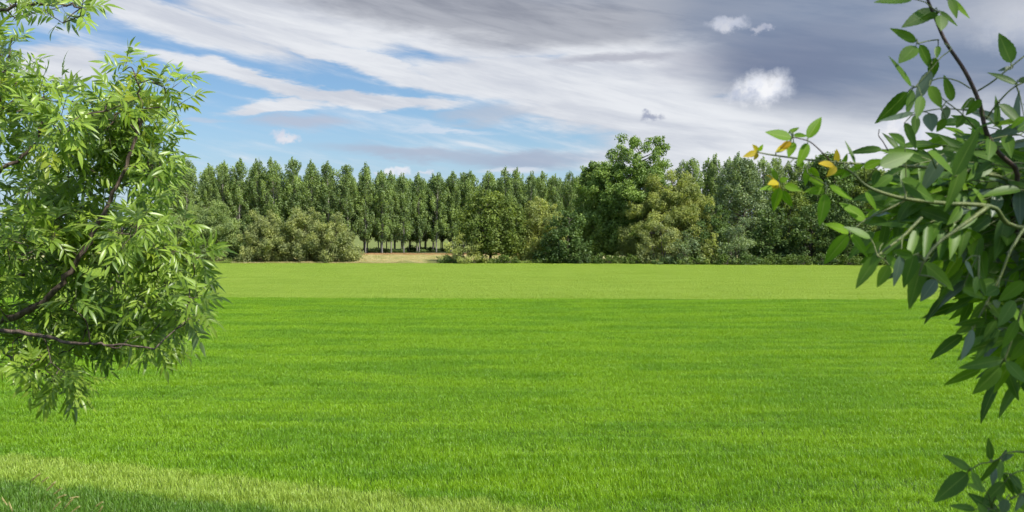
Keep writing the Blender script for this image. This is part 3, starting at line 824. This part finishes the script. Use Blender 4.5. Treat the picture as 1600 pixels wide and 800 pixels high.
def inside(poly, x, y):
    c = False; j = len(poly) - 1
    for i in range(len(poly)):
        xi, yi = poly[i]; xj, yj = poly[j]
        if (yi > y) != (yj > y) and x < (xj - xi) * (y - yi) / (yj - yi) + xi: c = not c
        j = i
    return c

def build_left_ash():
    rng = np.random.default_rng(21); R = random.Random(21)
    base = Vector((-4.1, 3.9, float(bank_z(-4.1, 3.9))))
    root = link('ash_tree', None, loc=base, label='narrow-leaved ash leaning in from the left edge, sunlit glossy leaves on dark limbs', category='tree')
    O = np.array(base)
    W = lambda px, py, d: np.array(at(px, py, d))
    tr = Tubes()
    trunk = curve([O, O + [0.05, 0, 0.9], O + [0.15, 0.05, 1.9], O + [0.1, 0.1, 3.4], O + [-0.1, 0.2, 5.2]], 8)
    tr.add(trunk - O, np.linspace(0.15, 0.06, len(trunk)), 12)
    link('trunk', tr.mesh('trunk', M_BARK_ASH), root)
    tp = lambda z: np.array([np.interp(z, trunk[:, 2], trunk[:, c]) for c in range(3)])
    limbs = [
        ([tp(3.9), W(-160, 540, 3.85), W(-60, 512, 3.75), W(5, 500, 3.7), W(62, 476, 3.65), W(105, 432, 3.6), W(140, 375, 3.6), W(178, 300, 3.6), W(208, 228, 3.6), W(222, 178, 3.6), W(214, 120, 3.55)], 0.020, 0.003),
        ([tp(3.7), W(-120, 570, 3.5), W(-20, 520, 3.45), W(62, 524, 3.4), W(110, 536, 3.35), W(165, 538, 3.3), W(240, 545, 3.3)], 0.012, 0.003),
        ([tp(4.4), W(-100, 460, 3.9), W(0, 440, 3.9), W(110, 410, 3.9), W(190, 425, 3.85), W(268, 420, 3.85), W(300, 440, 3.85)], 0.013, 0.003),
        ([tp(5.0), W(-120, 330, 3.8), W(-20, 280, 3.7), W(50, 230, 3.7), W(66, 180, 3.7), W(68, 130, 3.7)], 0.013, 0.003),
        ([tp(5.6), W(-120, 120, 4.0), W(-30, 30, 3.9), W(40, 8, 3.9), W(105, 8, 3.9), W(140, 18, 3.9)], 0.012, 0.003),
        ([tp(3.6), W(-120, 640, 3.9), W(-20, 540, 3.9), W(20, 565, 3.85), W(70, 590, 3.8), W(92, 610, 3.8)], 0.009, 0.003),
        ([tp(4.8), W(-90, 380, 4.4), W(40, 340, 4.4), W(150, 330, 4.35), W(250, 300, 4.3)], 0.013, 0.003),
        ([tp(5.3), W(-90, 230, 4.2), W(0, 120, 4.1), W(20, 60, 4.1)], 0.012, 0.003),
    ]
    skel = []; owner = []; parts = []
    for pts, r0, r1 in limbs:
        c = curve(pts, 7); t = Tubes(); n = len(c)
        c = c + rng.normal(0, 0.004, c.shape)
        t.add(c - O, np.linspace(r0, r1, n), 8)
        last = t
        skel += [p for p in c[7:]]; owner += [len(parts)] * (len(c) - 7); parts.append(last)
    skel = np.array(skel)
    main = [(0, 60), (15, 90), (32, 140), (75, 185), (140, 205), (165, 165), (190, 135), (225, 138), (250, 155), (258, 180), (238, 210), (240, 250), (238, 290), (232, 330), (258, 370), (290, 400),
            (296, 440), (298, 480), (280, 508), (248, 528), (205, 542), (168, 520), (130, 530), (108, 540), (78, 556), (30, 545), (0, 515), (-140, 515), (-140, 105)]
    dark_top = [(-60, -50), (90, -50), (120, 5), (95, 18), (60, 28), (30, 40), (-60, 40)]
    gaps = [(205, 320, 26), (150, 100, 18), (275, 250, 12), (100, 505, 14), (205, 500, 15), (70, 555, 8), (78, 240, 10), (30, 545, 10), (110, 460, 12), (155, 470, 12)]
    limb_px = [(0, 500), (25, 492), (62, 476), (90, 450), (105, 432), (125, 400), (140, 375), (160, 335), (178, 300), (195, 262), (208, 228), (90, 530), (115, 536), (150, 538), (180, 415), (220, 420), (260, 420)]
    anchors = []
    cents = []
    while len(cents) < 62:
        q = (R.uniform(-140, 325), R.uniform(60, 620), R.uniform(3.2, 4.4))
        if inside(main, q[0], q[1]) and all((q[0] - c[0]) ** 2 + (q[1] - c[1]) ** 2 > 34 ** 2 for c in cents): cents.append(q)
        if R.random() < 0.0005: break
    while len(anchors) < 400:
        cc = R.choice(cents); px, py = R.gauss(cc[0], 15), R.gauss(cc[1], 15)
        cd_ = max(3.15, min(4.5, R.gauss(cc[2], 0.10)))
        if not inside(main, px, py): continue
        if any(math.hypot(px - a, py - b) < r for a, b, r in gaps) and R.random() < 0.85: continue
        if px < -20 and R.random() < 0.5: continue
        near = min(math.hypot(px - a, py - b) for a, b in limb_px)
        anchors.append((px, py, max(cd_, 3.75) if near < 34 else cd_))
    while len(anchors) < 414:
        px, py = R.uniform(-60, 150), R.uniform(-40, 76)
        if inside(dark_top, px, py): anchors.append((px, py, R.uniform(3.7, 4.2)))
    # deliberate outline shoots: tip pixel positions
    for p in ((192, 112), (212, 118), (240, 130), (258, 146), (262, 175), (240, 200), (148, 182), (95, 150), (60, 150), (82, 158), (88, 590), (78, 584), (62, 578), (50, 570), (100, 580), (80, 566), (60, 555), (106, 550), (20, 540), (296, 470), (300, 435), (292, 500),
              (300, 400), (200, 530), (238, 518), (262, 500), (276, 484), (272, 385), (276, 372), (128, 12), (125, 25), (98, 36), (246, 280), (250, 250)):
        anchors.append((*p, R.uniform(3.4, 3.8)))
    A = [(np.array(at(*a)), a) for a in anchors]
    dist = [np.min(np.linalg.norm(skel - a[0], axis=1)) for a in A]
    order = np.argsort(dist)
    packs = [(t_, LeafBatch(), LeafBatch(), Tubes()) for t_ in parts]
    for i in order:
        a, (px, py, d) = A[i]
        dd = np.linalg.norm(skel - a, axis=1) + 0.25 * np.maximum(0, skel[:, 0] - a[0]) + 3.0 * ((np.array(owner) == 4) != (py < 48))
        b = skel[np.argmin(dd)]; ow = owner[int(np.argmin(dd))]; tw, lb, ly, rt = packs[ow]
        out = nrm(a - b)
        mid = (a + b) / 2 + np.array([0, 0, 0.12 * np.linalg.norm(a - b)]) * (-1 if R.random() < .4 else 1) + rng.normal(0, 0.012, 3)
        c = curve([b, mid, a], 5)
        L = np.linalg.norm(a - b)
        tw.add(c - O, np.linspace(0.0022 + 0.006 * min(L, 1), 0.0018, len(c)), 5)
        skel = np.vstack([skel, c[2:]]); owner += [ow] * len(c[2:])
        top = py < 240
        # direction of the shoot: outward right, rising near the top and hanging low down
        sd = nrm(out * 0.7 + np.array([0.35, -0.1, np.interp(py, [80, 250, 450, 620], [0.8, 0.35, 0.0, -0.5])]) + rng.normal(0, 0.35, 3))
        ln = R.uniform(0.05, 0.10)
        q = np.linspace(0, 1, 4); pts = a + np.outer(q, sd) * ln
        tw.add(pts - O, np.linspace(0.0018, 0.001, 4), 4)
        young = R.random() < np.interp(py, [80, 250, 450], [0.22, 0.08, 0.04])
        tgt = ly if young else lb; tn = R.random()
        side = nrm(np.cross(sd, rng.normal(size=3))); ll = R.uniform(0.048, 0.066)
        for w_ in range(2):
            p = a + sd * ln * (0.15 + 0.5 * w_)
            side = nrm(np.cross(sd, side) + rng.normal(0, .2, 3))
            for sg in (-1, 1):
                ld = nrm(sd * 0.55 + side * sg + np.array([0, -0.05, 0.05]) + rng.normal(0, 0.2, 3))
                upn = nrm(np.array([0.25, -0.35, 0.9]) + rng.normal(0, 0.45, 3))
                compound_leaf(rng, tgt, rt, p - O, ld, upn, R.uniform(0.075, 0.105), R.choice((3, 4, 4)), ll, ll * R.uniform(0.20, 0.26), np.interp(py, [80, 300, 620], [0.1, 0.3, 0.45]), min(1, max(0, tn + R.gauss(0, .25))), 0.0009)
        compound_leaf(rng, tgt, rt, pts[-1] - O, sd, nrm(np.array([0.2, -0.4, 0.8]) + rng.normal(0, 0.4, 3)), R.uniform(0.07, 0.10), 3, ll, ll * 0.21, 0.15, None, 0.0009)
    for tw, lb, ly, rt in packs:
        nb = sum(len(f) for f in tw.Fc); ns = sum(len(f) for f in rt.Fc)
        for v, f in zip(rt.V, rt.Fc): tw.Fc.append(f + tw.n); tw.V.append(v)
        br = link('branch', tw.mesh('branch', [M_BARK_ASH, M_STEM], np.repeat([0, 1], [nb, ns])), root)
        if lb.B: link('foliage', lb.mesh('foliage', M_ASH, rows=5, rng=rng), br)
        if ly.B: link('young_leaves', ly.mesh('young_leaves', M_ASH_YOUNG, rows=5, rng=rng), br, label='yellow-green young leaves')
build_left_ash()

# --- right ash tree, very near
M_RA = leaf_mat('broad_ash_leaves', (0.055, 0.130, 0.010), (0.100, 0.195, 0.018), 0.42, 0.45, 0.3, vein=(0.16, 0.25, 0.04), back=(0.080, 0.150, 0.03), noise_scale=14.0)
M_RS = leaf_mat('silvery_ash_leaves', (0.075, 0.125, 0.065), (0.120, 0.175, 0.10), 0.22, 0.40, 0.5, vein=(0.16, 0.21, 0.12))  # greyer leaf colour for the silver kind
M_RY = leaf_mat('fresh_ash_leaves', (0.110, 0.235, 0.008), (0.180, 0.320, 0.012), 0.5, 0.5, 0.15, vein=(0.24, 0.34, 0.06))
M_RO = leaf_mat('bronze_ash_leaves', (0.46, 0.26, 0.012), (0.52, 0.44, 0.020), 0.45, 0.5, 0.15, vein=(0.40, 0.32, 0.06))

# leaf lists: base px, base py, tip px, tip py, width px, kind (g green, s silver, y fresh, o bronze)
TOP = [(1425,-2,1367,2,20,'g'),(1460,15,1410,42,22,'g'),(1466,21,1437,31,10,'g'),(1467,19,1499,39,14,'g'),(1470,24,1470,48,20,'g'),(1484,-4,1496,27,13,'g'),(1486,-2,1515,28,9,'y'),
 (1431,65,1394,44,14,'g'),(1431,72,1404,100,22,'g'),(1437,70,1454,108,16,'g'),(1424,135,1391,87,14,'g'),(1466,72,1463,92,9,'g'),(1461,90,1454,126,15,'g'),(1418,144,1371,193,23,'g'),(1454,111,1430,163,17,'s'),
 (1488,157,1475,118,15,'g'),(1452,135,1473,168,19,'g'),(1523,154,1502,170,12,'g'),(1533,156,1509,180,12,'g'),(1557,198,1560,150,13,'g'),
 (1428,176,1374,190,9,'s'),(1430,180,1430,210,14,'g'),(1452,177,1456,206,20,'s'),(1413,192,1430,233,17,'g'),(1480,166,1472,194,17,'s'),(1425,140,1416,180,14,'g'),(1440,150,1432,186,15,'g'),
 (1478,186,1462,206,13,'g'),(1505,180,1494,200,13,'g')]
TOPR = [(1580,98,1560,53,25,'g'),(1583,105,1560,110,7,'s'),(1589,132,1544,112,12,'g'),(1562,163,1598,196,19,'g'),(1592,128,1606,120,9,'s'),(1600,182,1580,200,10,'y')]
TIP = [(1262,216,1284,181,16,'y'),(1237,215,1196,207,19,'y'),(1262,224,1247,258,15,'y'),(1236,222,1218,232,8,'o'),(1232,226,1212,238,9,'o'),(1240,222,1232,246,13,'y'),(1240,212,1262,212,9,'y'),(1232,208,1248,200,7,'y'),
 (1184,238,1162,244,8,'o'),(1184,236,1176,226,6,'o'),(1186,236,1192,226,6,'y'),(1184,240,1178,250,5,'o'),(1212,238,1230,232,6,'y'),
 (1249,250,1254,262,9,'y'),(1214,282,1206,262,8,'y'),(1212,284,1198,274,9,'o'),(1216,285,1200,288,9,'o'),(1214,288,1212,302,12,'o'),(1218,284,1232,278,9,'y'),
 (1218,293,1208,330,15,'y'),(1222,298,1238,323,12,'y'),(1226,290,1252,297,12,'y'),(1212,293,1187,297,10,'y'),
 (1303,258,1279,256,11,'o'),(1306,254,1308,233,9,'o'),(1306,260,1293,275,9,'o'),(1318,256,1324,240,7,'y'),(1336,256,1323,218,7,'g'),(1322,266,1300,274,9,'y'),(1330,264,1350,258,9,'y'),(1335,262,1312,280,8,'y'),
 (1290,303,1281,352,19,'y'),(1296,291,1333,312,17,'y'),(1287,290,1262,276,13,'y'),(1288,297,1258,299,13,'y'),(1262,262,1258,290,10,'y'),(1266,262,1280,276,9,'y'),(1350,262,1382,250,15,'y'),
 (1352,344,1314,316,20,'y'),(1326,363,1289,350,17,'y'),(1325,367,1287,411,21,'y'),(1329,366,1358,401,17,'y'),(1352,300,1372,328,11,'y'),(1372,266,1364,290,12,'g'),(1375,259,1426,240,23,'g'),(1414,226,1388,209,17,'g')]
BIG = [(1408,281,1460,314,25,'g'),(1449,237,1492,277,25,'g'),(1490,275,1530,200,20,'g'),(1360,372,1320,352,14,'g'),(1371,399,1338,450,19,'g'),(1389,414,1371,448,17,'g'),(1384,399,1412,430,15,'g'),(1408,399,1397,447,15,'s'),
 (1429,397,1412,449,19,'g'),(1441,409,1421,482,23,'g'),(1444,411,1494,454,21,'g'),(1462,437,1439,470,19,'s'),(1479,448,1466,470,8,'g'),(1507,409,1524,434,17,'s'),(1504,451,1543,466,13,'g'),
 (1528,432,1524,458,11,'g'),(1530,436,1540,462,12,'g'),(1426,399,1395,392,14,'g'),(1380,380,1352,395,14,'g'),(1475,240,1440,300,22,'s'),(1505,250,1480,330,22,'g')]
LOW = [(1520,515,1503,563,15,'s'),(1559,513,1524,562,17,'g'),(1577,529,1514,547,15,'g'),(1566,562,1501,574,17,'g'),(1563,573,1523,616,25,'g'),(1572,565,1606,600,19,'g'),(1520,506,1493,521,12,'g'),(1542,472,1516,498,14,'g'),
 (1546,472,1568,500,17,'g'),(1540,500,1500,508,14,'g'),(1556,500,1536,530,13,'g'),(1585,470,1560,510,20,'g'),(1590,500,1568,545,17,'g'),(1605,530,1580,566,17,'g'),(1600,440,1560,470,20,'g'),(1555,440,1520,450,16,'g'),
 (1562,478,1552,470,12,'s'),(1578,480,1604,520,20,'g'),(1560,450,1540,462,16,'g')]
SPRIG = [(1516,733,1475,711,14,'g'),(1512,739,1460,784,26,'g'),(1548,719,1543,684,14,'g'),(1562,716,1528,758,9,'g'),(1519,738,1534,770,14,'g'),(1540,766,1513,756,11,'g'),(1569,754,1535,789,19,'g'),(1552,728,1552,758,14,'s'),
 (1565,720,1561,754,9,'g'),(1567,740,1584,774,11,'g'),(1578,742,1600,766,14,'g'),(1524,796,1482,791,12,'g'),(1562,804,1513,771,19,'g'),(1564,716,1586,711,9,'s'),(1566,722,1572,702,8,'s'),(1580,748,1594,775,16,'g'),
 (1572,780,1566,806,15,'s'),(1590,778,1606,800,16,'g'),(1540,806,1528,786,12,'g'),(1600,770,1588,800,14,'s'),(1556,776,1576,790,12,'g')]

def build_right(name, root_loc, label, cat, groups, stems, fill=None, crown=False):
    rng = np.random.default_rng(9); R = random.Random(9)
    O = np.array(root_loc)
    root = link(name, None, loc=root_loc, label=label, category=cat)
    mats = {'g': M_RA, 's': M_RS, 'y': M_RY, 'o': M_RO}
    W = lambda px, py, d: np.array(at(px, py, d))
    skel = {}
    sk = []
    for sname, pts, r0, r1, mat in stems:
        c = curve(pts, 8); sk += list(c[8:]) if sname == 'branch' else []; t = Tubes(); t.add(c - O, np.linspace(r0, r1, len(c)), 8)
        st = link(sname, t.mesh(sname, mat), root)
    for gname, leaves, d0, anchors in groups:
        tb = Tubes()
        B = {k: LeafBatch() for k in 'gsyo'}
        for i, (bx, by, tx, ty, w, k) in enumerate(leaves):
            d = d0 + R.uniform(-0.05, 0.05)
            b = W(bx, by, d); t = W(tx, ty, d + R.uniform(-0.015, 0.015))
            L = np.linalg.norm(t - b) * 1.03
            n = nrm(np.array([R.uniform(-.5, .5), -1.0, R.uniform(-.2, .9)]))
            B[k].add(b - O, t - b, n, L, w * d / F * (1.35 if k == 'o' else 1.08), R.uniform(0.1, 0.35), R.uniform(-0.05, 0.12))
            # stalk to the nearest stem point
            a = min(anchors, key=lambda q: (q[0] - bx) ** 2 + (q[1] - by) ** 2 + (0 if q[0] >= bx - 25 else 400))
            e = W(a[0], a[1], a[2] if len(a) > 2 else d0)
            if np.linalg.norm(e - b) < 0.16:
                tb.add(np.array([b, (b + e) / 2 + np.array([0, 0, 0.12 * np.linalg.norm(e - b)]), e]) - O, [0.0007, 0.0009, 0.0012], 5)
        g = link(gname, tb.mesh(gname, M_STEM), root) if tb.V else link(gname, None, root)
        for k, nm in (('g', 'green_leaves'), ('s', 'silvery_leaves'), ('y', 'fresh_leaves'), ('o', 'bronze_leaves')):
            if B[k].B:
                o = link(nm, B[k].mesh(nm, mats[k], rows=14, serr=0.035, shape='ovate', rng=rng), g)
                if k != 'g': o['label'] = {'s': 'silvery grey-green leaves', 'y': 'fresh yellow-green leaves', 'o': 'bronze young leaves'}[k]
    if fill:
        polys, count, dr = fill
        lb = {'g': LeafBatch(), 's': LeafBatch(), 'y': LeafBatch()}; tb = Tubes()
        n = 0
        while n < count:
            px, py = R.uniform(1340, 1760), R.uniform(160, 620)
            if not inside(polys, px, py): continue
            if px > 1620 and R.random() < 0.4: continue
            n += 1
            d = R.uniform(*dr); p = W(px, py, d)
            S_ = np.array(sk); want = p + np.array([0.10, 0.03, R.uniform(-0.04, 0.05)])
            src = S_[np.argmin(np.linalg.norm((S_ - want) * [1, .6, 1], axis=1))]
            dr_ = nrm(nrm(p - src + rng.normal(0, 0.02, 3)) * [1, 0.4, 1] + np.array([-0.35, 0, 0]))
            k = 's' if R.random() < 0.06 else ('y' if R.random() < 0.22 else 'g')
            upn = nrm(np.array([0.0, -0.75, 0.7]) + rng.normal(0, 0.35, 3))
            tb.add(curve([src, (src + p) / 2 + [0, 0, .012], p], 4) - O, np.linspace(0.0015, 0.0010, 9), 5); sk += [p, (src + p) / 2]
            compound_leaf(rng, lb[k], tb, p - O, dr_, upn, R.uniform(0.08, 0.13), R.choice((2, 2, 3)), R.uniform(0.050, 0.076), R.uniform(0.015, 0.021), R.uniform(0.0, 0.35), None, 0.0014)
        g = link('leaf_stalks', tb.mesh('leaf_stalks', M_STEM), root)
        for k, nm in (('g', 'green_leaves'), ('s', 'silvery_leaves'), ('y', 'fresh_leaves')):
            link(nm, lb[k].mesh(nm, mats[k], rows=12, serr=0.035, shape='ovate', rng=rng), g)
    if crown:
        # the rest of the crown, above and right of the view
        lb = LeafBatch(); tb = Tubes()
        c0 = np.array([3.1, 2.0, 8.1])
        tb.add(curve([O, O + [0.05, 0, 1.5], O + [0.1, 0, 3.0], O + [.25, .1, 4.6], c0], 6) - O, np.linspace(0.11, 0.03, 25), 10)
        for i in range(420):
            v = nrm(rng.normal(size=3)); p = c0 + v * np.array([1.55, 2.3, 1.7]) * rng.random() ** 0.4
            if p[0] < 0.9: continue
            # keep the view clear
            if p[1] > 0.2 and p[0] / p[1] < 0.66 and (p[2] - 5) / p[1] < 0.33: continue
            if i % 3 == 0: tb.add(np.array([c0 * 0.7 + O * 0.3 + [0, 0, .6], (c0 + p) / 2, p]) - O, [0.02, 0.012, 0.004], 4)
            for j in range(4):
                ld = nrm(v + rng.normal(0, 0.9, 3))
                compound_leaf(rng, lb, tb, p - O, ld, nrm(np.array([0, -0.1, 1.0]) + rng.normal(0, .3, 3)), 0.17, 3, 0.095, 0.038, 0.3, None, 0.0012)
        link('trunk', tb.mesh('trunk', M_BARK_ASH), root)
        link('crown', lb.mesh('crown', M_RA, rows=4, rng=rng), root)
    return root

def right_trees():
    W = lambda px, py, d: np.array(at(px, py, d))
    loc = (2.0, 1.7, float(bank_z(2.0, 1.7)))
    T = lambda z: np.array([loc[0] + 0.05 * z, loc[1], loc[2] + z])
    stems = [
        ('branch', [T(2.9), W(1700, 330, 1.5), W(1585, 260, 1.42), W(1545, 215, 1.40), W(1530, 160, 1.40), W(1508, 112, 1.40), W(1478, 66, 1.40), W(1462, 30, 1.40), W(1446, -10, 1.40), W(1430, -60, 1.42)], 0.0045, 0.0020, M_STEM_RED),
        ('branch', [T(2.3), W(1720, 345, 1.4), W(1545, 322, 1.32), W(1480, 318, 1.30), W(1416, 311, 1.28), W(1375, 300, 1.28), W(1352, 289, 1.28), W(1334, 272, 1.28), W(1320, 262, 1.28)], 0.0040, 0.0014, M_STEM),
        ('branch', [T(2.5), W(1720, 300, 1.5), W(1560, 275, 1.42), W(1462, 263, 1.40), W(1407, 259, 1.38), W(1340, 256, 1.36), W(1275, 251, 1.36), W(1212, 243, 1.36), W(1184, 238, 1.36)], 0.0034, 0.0010, M_STEM),
        ('branch', [T(2.2), W(1720, 370, 1.35), W(1620, 350, 1.3), W(1584, 383, 1.28), W(1563, 432, 1.28), W(1540, 477, 1.28), W(1519, 516, 1.28)], 0.0032, 0.0012, M_STEM),
        ('branch', [T(2.0), W(1740, 420, 1.35), W(1640, 430, 1.3), W(1603, 470, 1.28), W(1585, 520, 1.28), W(1570, 562, 1.28)], 0.0030, 0.0011, M_STEM),
        ('branch', [W(1545, 322, 1.32), W(1500, 355, 1.28), W(1466, 380, 1.26), W(1444, 408, 1.25), W(1436, 430, 1.25)], 0.0035, 0.0013, M_STEM),
        ('branch', [W(1440, 340, 1.30), W(1410, 370, 1.28), W(1380, 392, 1.26), W(1371, 400, 1.25)], 0.0025, 0.0012, M_STEM),
        ('stalk', [W(1416, 312, 1.28), W(1386, 328, 1.28), W(1352, 344, 1.28), W(1327, 364, 1.28)], 0.0019, 0.0011, M_STEM),
        ('stalk', [W(1528, 142, 1.40), W(1550, 128, 1.38), W(1580, 104, 1.37), W(1620, 72, 1.37)], 0.0014, 0.0011, M_STEM),
        ('stalk', [W(1541, 186, 1.40), W(1560, 160, 1.38), W(1588, 134, 1.37), W(1630, 120, 1.37)], 0.0014, 0.0011, M_STEM),
        ('stalk', [W(1466, 62, 1.40), W(1450, 64, 1.38), W(1434, 68, 1.37)], 0.0010, 0.0009, M_STEM),
        ('stalk', [W(1476, 68, 1.40), W(1486, 76, 1.37), W(1470, 90, 1.36), W(1455, 108, 1.36), W(1430, 136, 1.36)], 0.0010, 0.0009, M_STEM),
        ('stalk', [W(1516, 138, 1.40), W(1495, 126, 1.38), W(1470, 122, 1.37), W(1452, 128, 1.37)], 0.0010, 0.0009, M_STEM),
        ('stalk', [W(1532, 210, 1.41), W(1505, 180, 1.38), W(1480, 160, 1.37), W(1462, 146, 1.37)], 0.0010, 0.0009, M_STEM),
        ('stalk', [W(1532, 178, 1.41), W(1505, 172, 1.38), W(1470, 170, 1.37), W(1435, 176, 1.37)], 0.0010, 0.0009, M_STEM),
        ('stalk', [W(1298, 252, 1.36), W(1276, 230, 1.35), W(1262, 220, 1.35), W(1238, 214, 1.35)], 0.0011, 0.0008, M_STEM_RED),
        ('stalk', [W(1264, 251, 1.36), W(1262, 270, 1.35), W(1280, 282, 1.35), W(1292, 292, 1.35), W(1290, 304, 1.35)], 0.0009, 0.0008, M_STEM),
        ('stalk', [W(1388, 236, 1.38), W(1380, 222, 1.38), W(1373, 212, 1.38), W(1374, 202, 1.38)], 0.0010, 0.0006, M_STEM_RED),
        ('stalk', [W(1240, 249, 1.36), W(1226, 262, 1.35), W(1216, 284, 1.35)], 0.0009, 0.0008, M_STEM),
    ]
    groups = [
        ('leafy_shoot', TOP, 1.37, [(1466, 62), (1434, 68), (1430, 136), (1455, 128), (1462, 146), (1508, 112), (1535, 180), (1435, 176), (1470, 170), (1466, 20), (1480, 0), (1505, 172), (1455, 100)]),
        ('leafy_shoot', TOPR, 1.37, [(1580, 104), (1588, 134), (1560, 160), (1600, 125)]),
        ('leafy_shoot', TIP, 1.33, [(1262, 220), (1238, 214), (1184, 238), (1212, 243), (1250, 249), (1216, 284), (1292, 292), (1308, 254), (1327, 364), (1352, 344), (1320, 262), (1352, 289), (1416, 312), (1264, 262)]),
        ('leafy_shoot', BIG, 1.24, [(1444, 408), (1436, 430), (1466, 380), (1371, 400), (1410, 370), (1416, 311), (1500, 355), (1462, 263), (1500, 290), (1530, 400)]),
        ('leafy_shoot', LOW, 1.27, [(1519, 516), (1540, 477), (1563, 432), (1570, 562), (1585, 520), (1603, 470)]),
    ]
    poly = [(1450, 262), (1490, 225), (1560, 215), (1640, 205), (1760, 190), (1760, 560), (1640, 550), (1600, 470), (1555, 400), (1505, 372), (1462, 355), (1448, 310)]
    build_right('ash_tree', loc, 'broad-leaved ash reaching in from the right edge, big shaded leaves and a bronze-tipped shoot', 'tree', groups, stems, (poly, 205, (1.40, 1.95)), True)
    loc2 = (1.02, 1.25, float(bank_z(1.02, 1.25)))
    stems2 = [
        ('stem', [np.array(loc2), np.array(loc2) + [-.02, 0, .3], W(1700, 900, 1.22), W(1680, 760, 1.22), W(1630, 712, 1.22), W(1597, 706, 1.22)], 0.006, 0.0016, M_STEM),
        ('stalk', [W(1640, 716, 1.22), W(1597, 706, 1.22), W(1573, 708, 1.22), W(1562, 716, 1.22), W(1548, 722, 1.22), W(1531, 725, 1.22), W(1514, 736, 1.22)], 0.0013, 0.0008, M_STEM),
        ('stalk', [W(1650, 735, 1.22), W(1600, 735, 1.22), W(1580, 742, 1.22), W(1570, 753, 1.22)], 0.0010, 0.0007, M_STEM),
        ('stalk', [W(1690, 800, 1.22), W(1610, 772, 1.22), W(1580, 780, 1.22), W(1550, 795, 1.22)], 0.0010, 0.0007, M_STEM),
    ]
    build_right('ash_sapling', loc2, 'small ash shoot with dark leaves in the bottom right corner', 'sapling',
                [('leafy_shoot', SPRIG, 1.22, [(1514, 736), (1531, 725), (1548, 722), (1562, 716), (1573, 708), (1570, 753), (1580, 742), (1580, 780), (1550, 795), (1600, 775)])], stems2)
right_trees()

# --- wild barley on the bank, bottom left corner
M_SEED = leaf_mat('barley_heads', (0.38, 0.34, 0.14), (0.62, 0.56, 0.30), 0.3, 0.6, 0.2)
M_STRAW = leaf_mat('barley_stems', (0.14, 0.20, 0.05), (0.25, 0.26, 0.09), 0.3, 0.5, 0.3)
def barley():
    rng = np.random.default_rng(3)
    sets = [([(62, 740, 48, 752), (75, 746, 65, 754), (86, 753, 72, 768)], 'wild barley clump with three brown heads above the verge'),
            ([(96, 763, 83, 773), (102, 773, 88, 779), (122, 776, 107, 779), (94, 784, 82, 797)], 'wild barley clump with leaning straw heads in the bottom left corner'),
            ([(124, 791, 110, 802), (113, 780, 100, 795), (160, 784, 148, 792), (160, 791, 152, 806)], 'rightmost wild barley clump, pale heads at the picture foot'),
            ([(3, 778, 12, 790), (14, 785, 20, 800)], 'leftmost wild barley clump at the bottom left corner')]
    for heads, lab in sets:
        d = 5.6
        mx = sum(h[0] for h in heads) / len(heads)
        gx = (mx - 800) / F * d - 0.1; gz = float(bank_z(gx, d))
        O = np.array([gx, d, gz])
        root = link('wild_barley', None, loc=tuple(O), label=lab, category='grass clump', group='wild barley on the bank')
        for tx, ty, bx, by in heads:
            dd = d + rng.uniform(-.25, .25)
            t = np.array(at(tx, ty, dd)) - O; b = np.array(at(bx, by, dd)) - O
            g0 = np.array([rng.uniform(-.05, .05), rng.uniform(-.05, .05), 0.0])
            tb = Tubes(); tb.add(curve([g0, g0 * .3 + b * .7 + [-.02, 0, .02], b, b * .6 + t * .4], 5), np.linspace(.0022, .0014, 16), 5)
            me = tb.mesh('stem', M_STRAW); st = link('stem', me, root)
            ax = t - b; L = np.linalg.norm(ax); n = 26
            B = []; D = []
            lb = LeafBatch()
            for i in range(n):
                q = i / n; a = i * 2.4; s = nrm(np.cross(ax, [0.1, 1, .2])); u = np.cross(nrm(ax), s)
                o = (s * math.cos(a) + u * math.sin(a))
                lb.add(b + ax * q * .85, nrm(nrm(ax) * 1.0 + o * 0.28), o, L * .34, 0.006, 0.2, 0.0)
            link('seed_head', lb.mesh('seed_head', M_SEED, rows=3, rng=rng), root)
barley()
